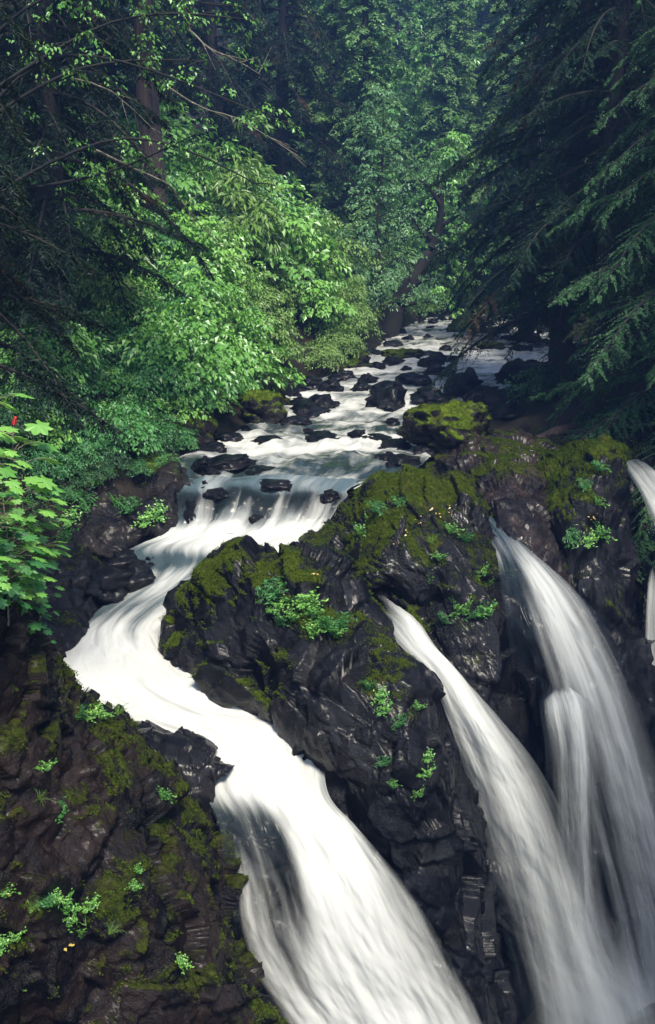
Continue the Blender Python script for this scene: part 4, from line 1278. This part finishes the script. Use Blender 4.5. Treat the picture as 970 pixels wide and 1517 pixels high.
for (px, py, k, s) in ((535, 770, 'leafy', .7), (550, 760, 'fern', .7), (525, 790, 'leafy', .6), (590, 745, 'fern', .6), (670, 905, 'leafy', .8), (690, 910, 'leafy', .8), (710, 912, 'fern', .8), (725, 908, 'leafy', .7), (650, 825, 'leafy', .5), (665, 785, 'leafy', .6), (690, 800, 'fern', .6), (630, 865, 'leafy', .5), (725, 850, 'leafy', .6), (730, 865, 'leafy', .5), (655, 918, 'fern', .6), (640, 800, 'grass', .6)):
    rock_plant('middle', px, py, k, s)
for (px, py, k, s) in ((870, 800, 'leafy', .7), (885, 790, 'leafy', .8), (850, 795, 'fern', .7), (860, 720, 'fern', .6), (880, 745, 'leafy', .6), (890, 700, 'fern', .7)):
    rock_plant('pillar', px, py, k, s)
for (px, py, k, s) in ((125, 1060, 'fern', .5), (145, 1060, 'leafy', .5), (160, 1065, 'leafy', .45), (178, 1055, 'grass', .6), (75, 1140, 'leafy', .35), (235, 1180, 'leafy', .4), (100, 1350, 'leafy', .4), (115, 1360, 'leafy', .45), (130, 1370, 'grass', .5), (90, 1340, 'leafy', .4), (70, 1350, 'fern', .4),
        (140, 1345, 'leafy', .4), (50, 1350, 'grass', .45), (110, 1335, 'leafy', .35), (200, 1320, 'leafy', .35), (30, 1390, 'leafy', .35), (10, 1330, 'leafy', .4), (40, 1470, 'grass', .5), (125, 1390, 'leafy', .4), (160, 1385, 'grass', .45), (270, 1430, 'leafy', .35), (210, 1290, 'leafy', .3), (0, 1400, 'leafy', .35), (100, 1200, 'fern', .35), (60, 1180, 'grass', .4)):
    rock_plant('left_low', px, py, k, s)
for (px, py, k, s) in ((215, 770, 'leafy', .9), (230, 760, 'leafy', .9), (190, 755, 'fern', .9), (170, 745, 'leafy', .8), (120, 750, 'fern', 1.0), (140, 720, 'leafy', 1.0), (105, 770, 'leafy', 1.0), (80, 740, 'fern', 1.1), (60, 760, 'leafy', 1.2), (100, 800, 'fern', .9), (130, 700, 'fern', 1.0), (60, 700, 'leafy', 1.2), (30, 720, 'fern', 1.2)):
    rock_plant('left_bank', px, py, k, s)

# ------------------------------------------------------------------ broad palmate leaved plants at the left edge
def palmate(seed, mat, berries, H=2.5, nl=40):
    rg = np.random.default_rng(seed)
    root = thing('palmate_plant', (0, 0, 0), None, 'plant')
    Vs, Fs, var, off = [], [], [], 0
    paths, radii = [], []
    stem = catmull(np.array([(0, 0, -.3), (.05, 0, .35 * H), (.15, 0, .7 * H), (.24, 0, H)]), 14)
    paths.append(stem); radii.append(np.linspace(.022, .012, 14))
    for k in range(nl):
        a = k * 2.4 + rg.normal(0, .3)
        t = rg.uniform(.22, 1)
        st = stem[int(t * 13)]
        ln = rg.uniform(.25, .7)
        c = st + np.array((math.cos(a) * ln, math.sin(a) * ln, rg.uniform(.0, .22)))
        paths.append(catmull(np.array([st, (st + c) / 2 + np.array((0, 0, .07)), c]), 8)); radii.append(np.linspace(.008, .005, 8))
        # a seven lobed leaf tilted outward, its lobes toothed and drooping
        out = np.array((math.cos(a), math.sin(a), -.35)); out = unit(out)
        up = unit(np.array((math.cos(a) * .45, math.sin(a) * .45, 1.)) + rg.normal(0, .15, 3))
        sd = unit(np.cross(up, out)); fw = np.cross(sd, up)
        sz = rg.uniform(.11, .19)
        ring = []
        m_ = 7
        for j in range(m_ * 4):
            ph = (j / (m_ * 4) - .5) * 2 * math.pi * .93
            lobe = j % 4
            rad_ = {0: .74, 1: .92, 2: 1.10, 3: .92}[lobe] * (1.0 - .22 * abs(ph) / math.pi)
            z = -.42 * rad_ ** 2 * .5 + (.06 if lobe == 2 else -.03)
            ring.append(c + sz * (fw * (rad_ * math.cos(ph)) + sd * (rad_ * math.sin(ph)) + up * z))
        V = np.array([c + up * .01] + ring)
        n_ = len(ring)
        F = np.array([(0, 1 + j, 1 + (j + 1) % n_) for j in range(n_ - 1)])
        Vs.append(V); Fs.append(F + off); off += len(V); var.append(np.full(len(V), rg.random()))
    tubes_obj('stems', paths, radii, M['twig'], root, 5)
    me = mesh_np('leaves', np.concatenate(Vs), np.concatenate(Fs), {'var': np.concatenate(var)}, smooth=False)
    link('leaves', me, mat, root)
    if berries:
        zz_ = np.linspace(0, 1, 46)
        rr_ = (.024 * (1 - .7 * zz_) + .004) * (1 + .25 * np.sin(zz_ * 70))
        sp_ = np.stack((.24 + zz_ * .03, zz_ * 0, H - .02 + zz_ * .10), -1)
        Vb, Fb = tube([sp_], [rr_], 12)
        Vb = Vb + .006 * np.stack([vnoise(Vb * 60 + 9 * q, 5 + q) for q in range(3)], -1)
        me = mesh_np('berry_spike', Vb, Fb)
        m, t = new_mat('red_berries')
        b = N(t, 'ShaderNodeBsdfPrincipled'); b.inputs['Base Color'].default_value = (.45, .012, .02, 1); b.inputs['Roughness'].default_value = .35
        o = N(t, 'ShaderNodeOutputMaterial'); L(t, b.outputs[0], o.inputs[0])
        link('berry_spike', me, m, root)
    return root
PA = palmate(301, M['leaf_bright'], True)
PB = palmate(302, M['leaf_bright'], False)
PS = palmate(303, M['leaf_mid'], False, 1.3, 26)
def put_pal(src, first, px, py, Y, s, label, rz, group=None):
    p = at(px, py, Y)
    if first:
        src.location = p; src.rotation_euler = (0, 0, rz); src.scale = (s, s, s); o = src
    else:
        o = copy_tree(src, p, rz, s)
    return tag(o, label, 'plant', group)
put_pal(PA, 1, 15, 905, 12.0, 1.0, 'tall broad lobed plant with a red berry spike, upper one at the left edge', .3)
put_pal(PA, 0, -15, 890, 10.3, .55, 'broad lobed plant with a red berry spike, lower one at the left edge', .6)
for n_, (px, py, Y, s, rz) in enumerate(((-40, 890, 11.6, 1.0, 1.0), (-75, 880, 11.0, 1.05, 3.0), (-20, 905, 12.6, .9, 4.0), (-110, 880, 10.8, 1.1, 5.0), (20, 900, 11.5, .62, 2.0), (-55, 890, 10.6, .8, .2), (38, 915, 12.2, .8, 5.6), (50, 940, 12.6, .62, .9), (5, 900, 11.8, .9, 2.7))):
    put_pal(PB, n_ == 0, px, py, Y, s, 'tall broad lobed bright green plant without berries at the left edge', rz, 'tall broad leaved plants at the left edge')
for n_, (px, py, Y, s, rz) in enumerate(((10, 900, 11.3, .8, .4), (35, 925, 11.9, .7, 2.4), (-25, 890, 10.9, .9, 4.1), (-60, 880, 10.2, .9, 1.4), (55, 955, 12.6, .5, 3.3))):
    put_pal(PS, n_ == 0, px, py, Y, s, 'low broad lobed green plant at the foot of the tall ones at the left edge', rz, 'low broad leaved plants at the left edge')

# ------------------------------------------------------------------ dead branches, fallen leaves
def dead_branch(name, pts, r, label, mat=M['twig']):
    P = catmull(np.array([at(*p) for p in pts]), 40)
    P = P + .03 * np.stack([fbm(P * 1.5, 3, 400 + i) for i in range(3)], -1)
    tg = [P]; rs = [np.linspace(r, r * .25, 40)]
    rg = np.random.default_rng(int(pts[0][0]))
    for k in range(7):
        i = rg.integers(8, 38)
        d = unit(unit(P[min(i + 1, 39)] - P[i - 1]) + rg.normal(0, .6, 3))
        tg.append(np.linspace(P[i], P[i] + d * rg.uniform(.3, .9), 6)); rs.append(np.linspace(r * .4, .004, 6))
    V, F = tube(tg, rs, 6)
    tag(link(name, mesh_np(name, V, F), mat), label, 'branch')
dead_branch('dead_branch', [(140, 225, 24), (190, 245, 25), (250, 275, 26), (275, 310, 27), (330, 368, 28)], .035, 'bare pale dead branch slanting down in front of the brown trunk')
dead_branch('dead_branch', [(110, 115, 24), (170, 140, 25), (215, 180, 26), (250, 220, 27)], .025, 'bare thin dead branch crossing the upper part of the brown trunk')
dead_branch('dead_branch', [(250, 130, 26), (300, 160, 26.5), (360, 180, 27), (440, 230, 27)], .028, 'long pale branch reaching right across the shade with leaves at its tip')
dead_branch('dead_branch', [(280, 45, 26), (310, 70, 26), (350, 90, 26.5), (385, 110, 27)], .028, 'short pale branch near the top left among bright leaves')
for i, (key, px, py) in enumerate((('middle', 640, 755), ('middle', 650, 758), ('middle', 668, 750), ('middle', 600, 790), ('middle', 625, 770), ('middle', 580, 800), ('pillar', 882, 765), ('pillar', 878, 770), ('centre', 470, 850), ('left_low', 10, 1325), ('left_low', 100, 1400))):
    o_, V, n = ROCKS[key]
    if key not in _pr: _pr[key] = proj(V)
    X, Yp, D = _pr[key]
    q = (X - px) ** 2 + (Yp - py) ** 2
    c = np.where(q < 36)[0]
    j = c[np.argmin(D[c])] if len(c) else int(np.argmin(q))
    lv = Leaves()
    for _ in range(4):
        lv.add((V[j] + n[j] * .03 + RNG.normal(0, .05, 3))[None], RNG.normal(0, 1, (1, 3)) * np.array((1, 1, .3)), np.array([(0, -.4, 1.)]), .065, .045)
    if 'fallen' not in M:
        M['fallen'] = leaf_mat('fallen_leaves', (.35, .24, .04), (.55, .42, .10), .2, .1)
    o = lv.build('fallen_leaves', M['fallen'], None)
    tag(o, 'few yellow fallen leaves lying on the rock', 'leaves', 'fallen yellow leaves on the rocks', kind='thing')

# ------------------------------------------------------------------ blue haze added to lift the dark tones towards navy
def haze():
    import bmesh
    bm = bmesh.new()
    bmesh.ops.create_cube(bm, size=1.0)
    me = bpy.data.meshes.new('haze')
    bm.to_mesh(me); bm.free()
    o = bpy.data.objects.new('haze', me)
    COL.objects.link(o)
    z0, z1 = -45.0, 95.0
    o.scale = (220, 210, z1 - z0)
    o.location = (0, 78, (z0 + z1) / 2)
    m, t = new_mat('haze')
    v = N(t, 'ShaderNodeVolumePrincipled')
    v.inputs['Color'].default_value = (.22, .42, 1.0, 1)
    v.inputs['Density'].default_value = HAZE
    v.inputs['Anisotropy'].default_value = .2
    ou = N(t, 'ShaderNodeOutputMaterial')
    L(t, v.outputs[0], ou.inputs['Volume'])
    me.materials.append(m)
    tag(o, 'thin blue haze added over the gorge to lift the dark tones', 'haze', kind='stuff')
HAZE = 0.0011
haze()

# ------------------------------------------------------------------ fallen log and roots under the right bank trees
def log(pts, r0, r1, label, seed):
    P = catmull(np.array([at(*p) for p in pts]), 60)
    P = P + .05 * np.stack([fbm(P * 1.2, 3, seed + i) for i in range(3)], -1)
    V, F = tube([P], [np.linspace(r0, r1, 60) * (1 + .15 * fbm(P * 2, 2, seed))], 14)
    tag(link('fallen_log', mesh_np('fallen_log', V, F), M['bark_brown']), label, 'log')
log([(760, 668, 29), (830, 640, 30.5), (900, 625, 32), (975, 600, 33.5)], .22, .13, 'rotting brown log lying along the shaded right bank', 31)
log([(840, 610, 35), (870, 590, 34), (905, 560, 32), (935, 520, 30)], .16, .10, 'dark curving root running down from the right bank conifer', 41)
log([(880, 660, 29.5), (915, 620, 30), (940, 580, 30), (955, 540, 29.6)], .14, .09, 'second dark root reaching down towards the mossy rock pillar', 51)
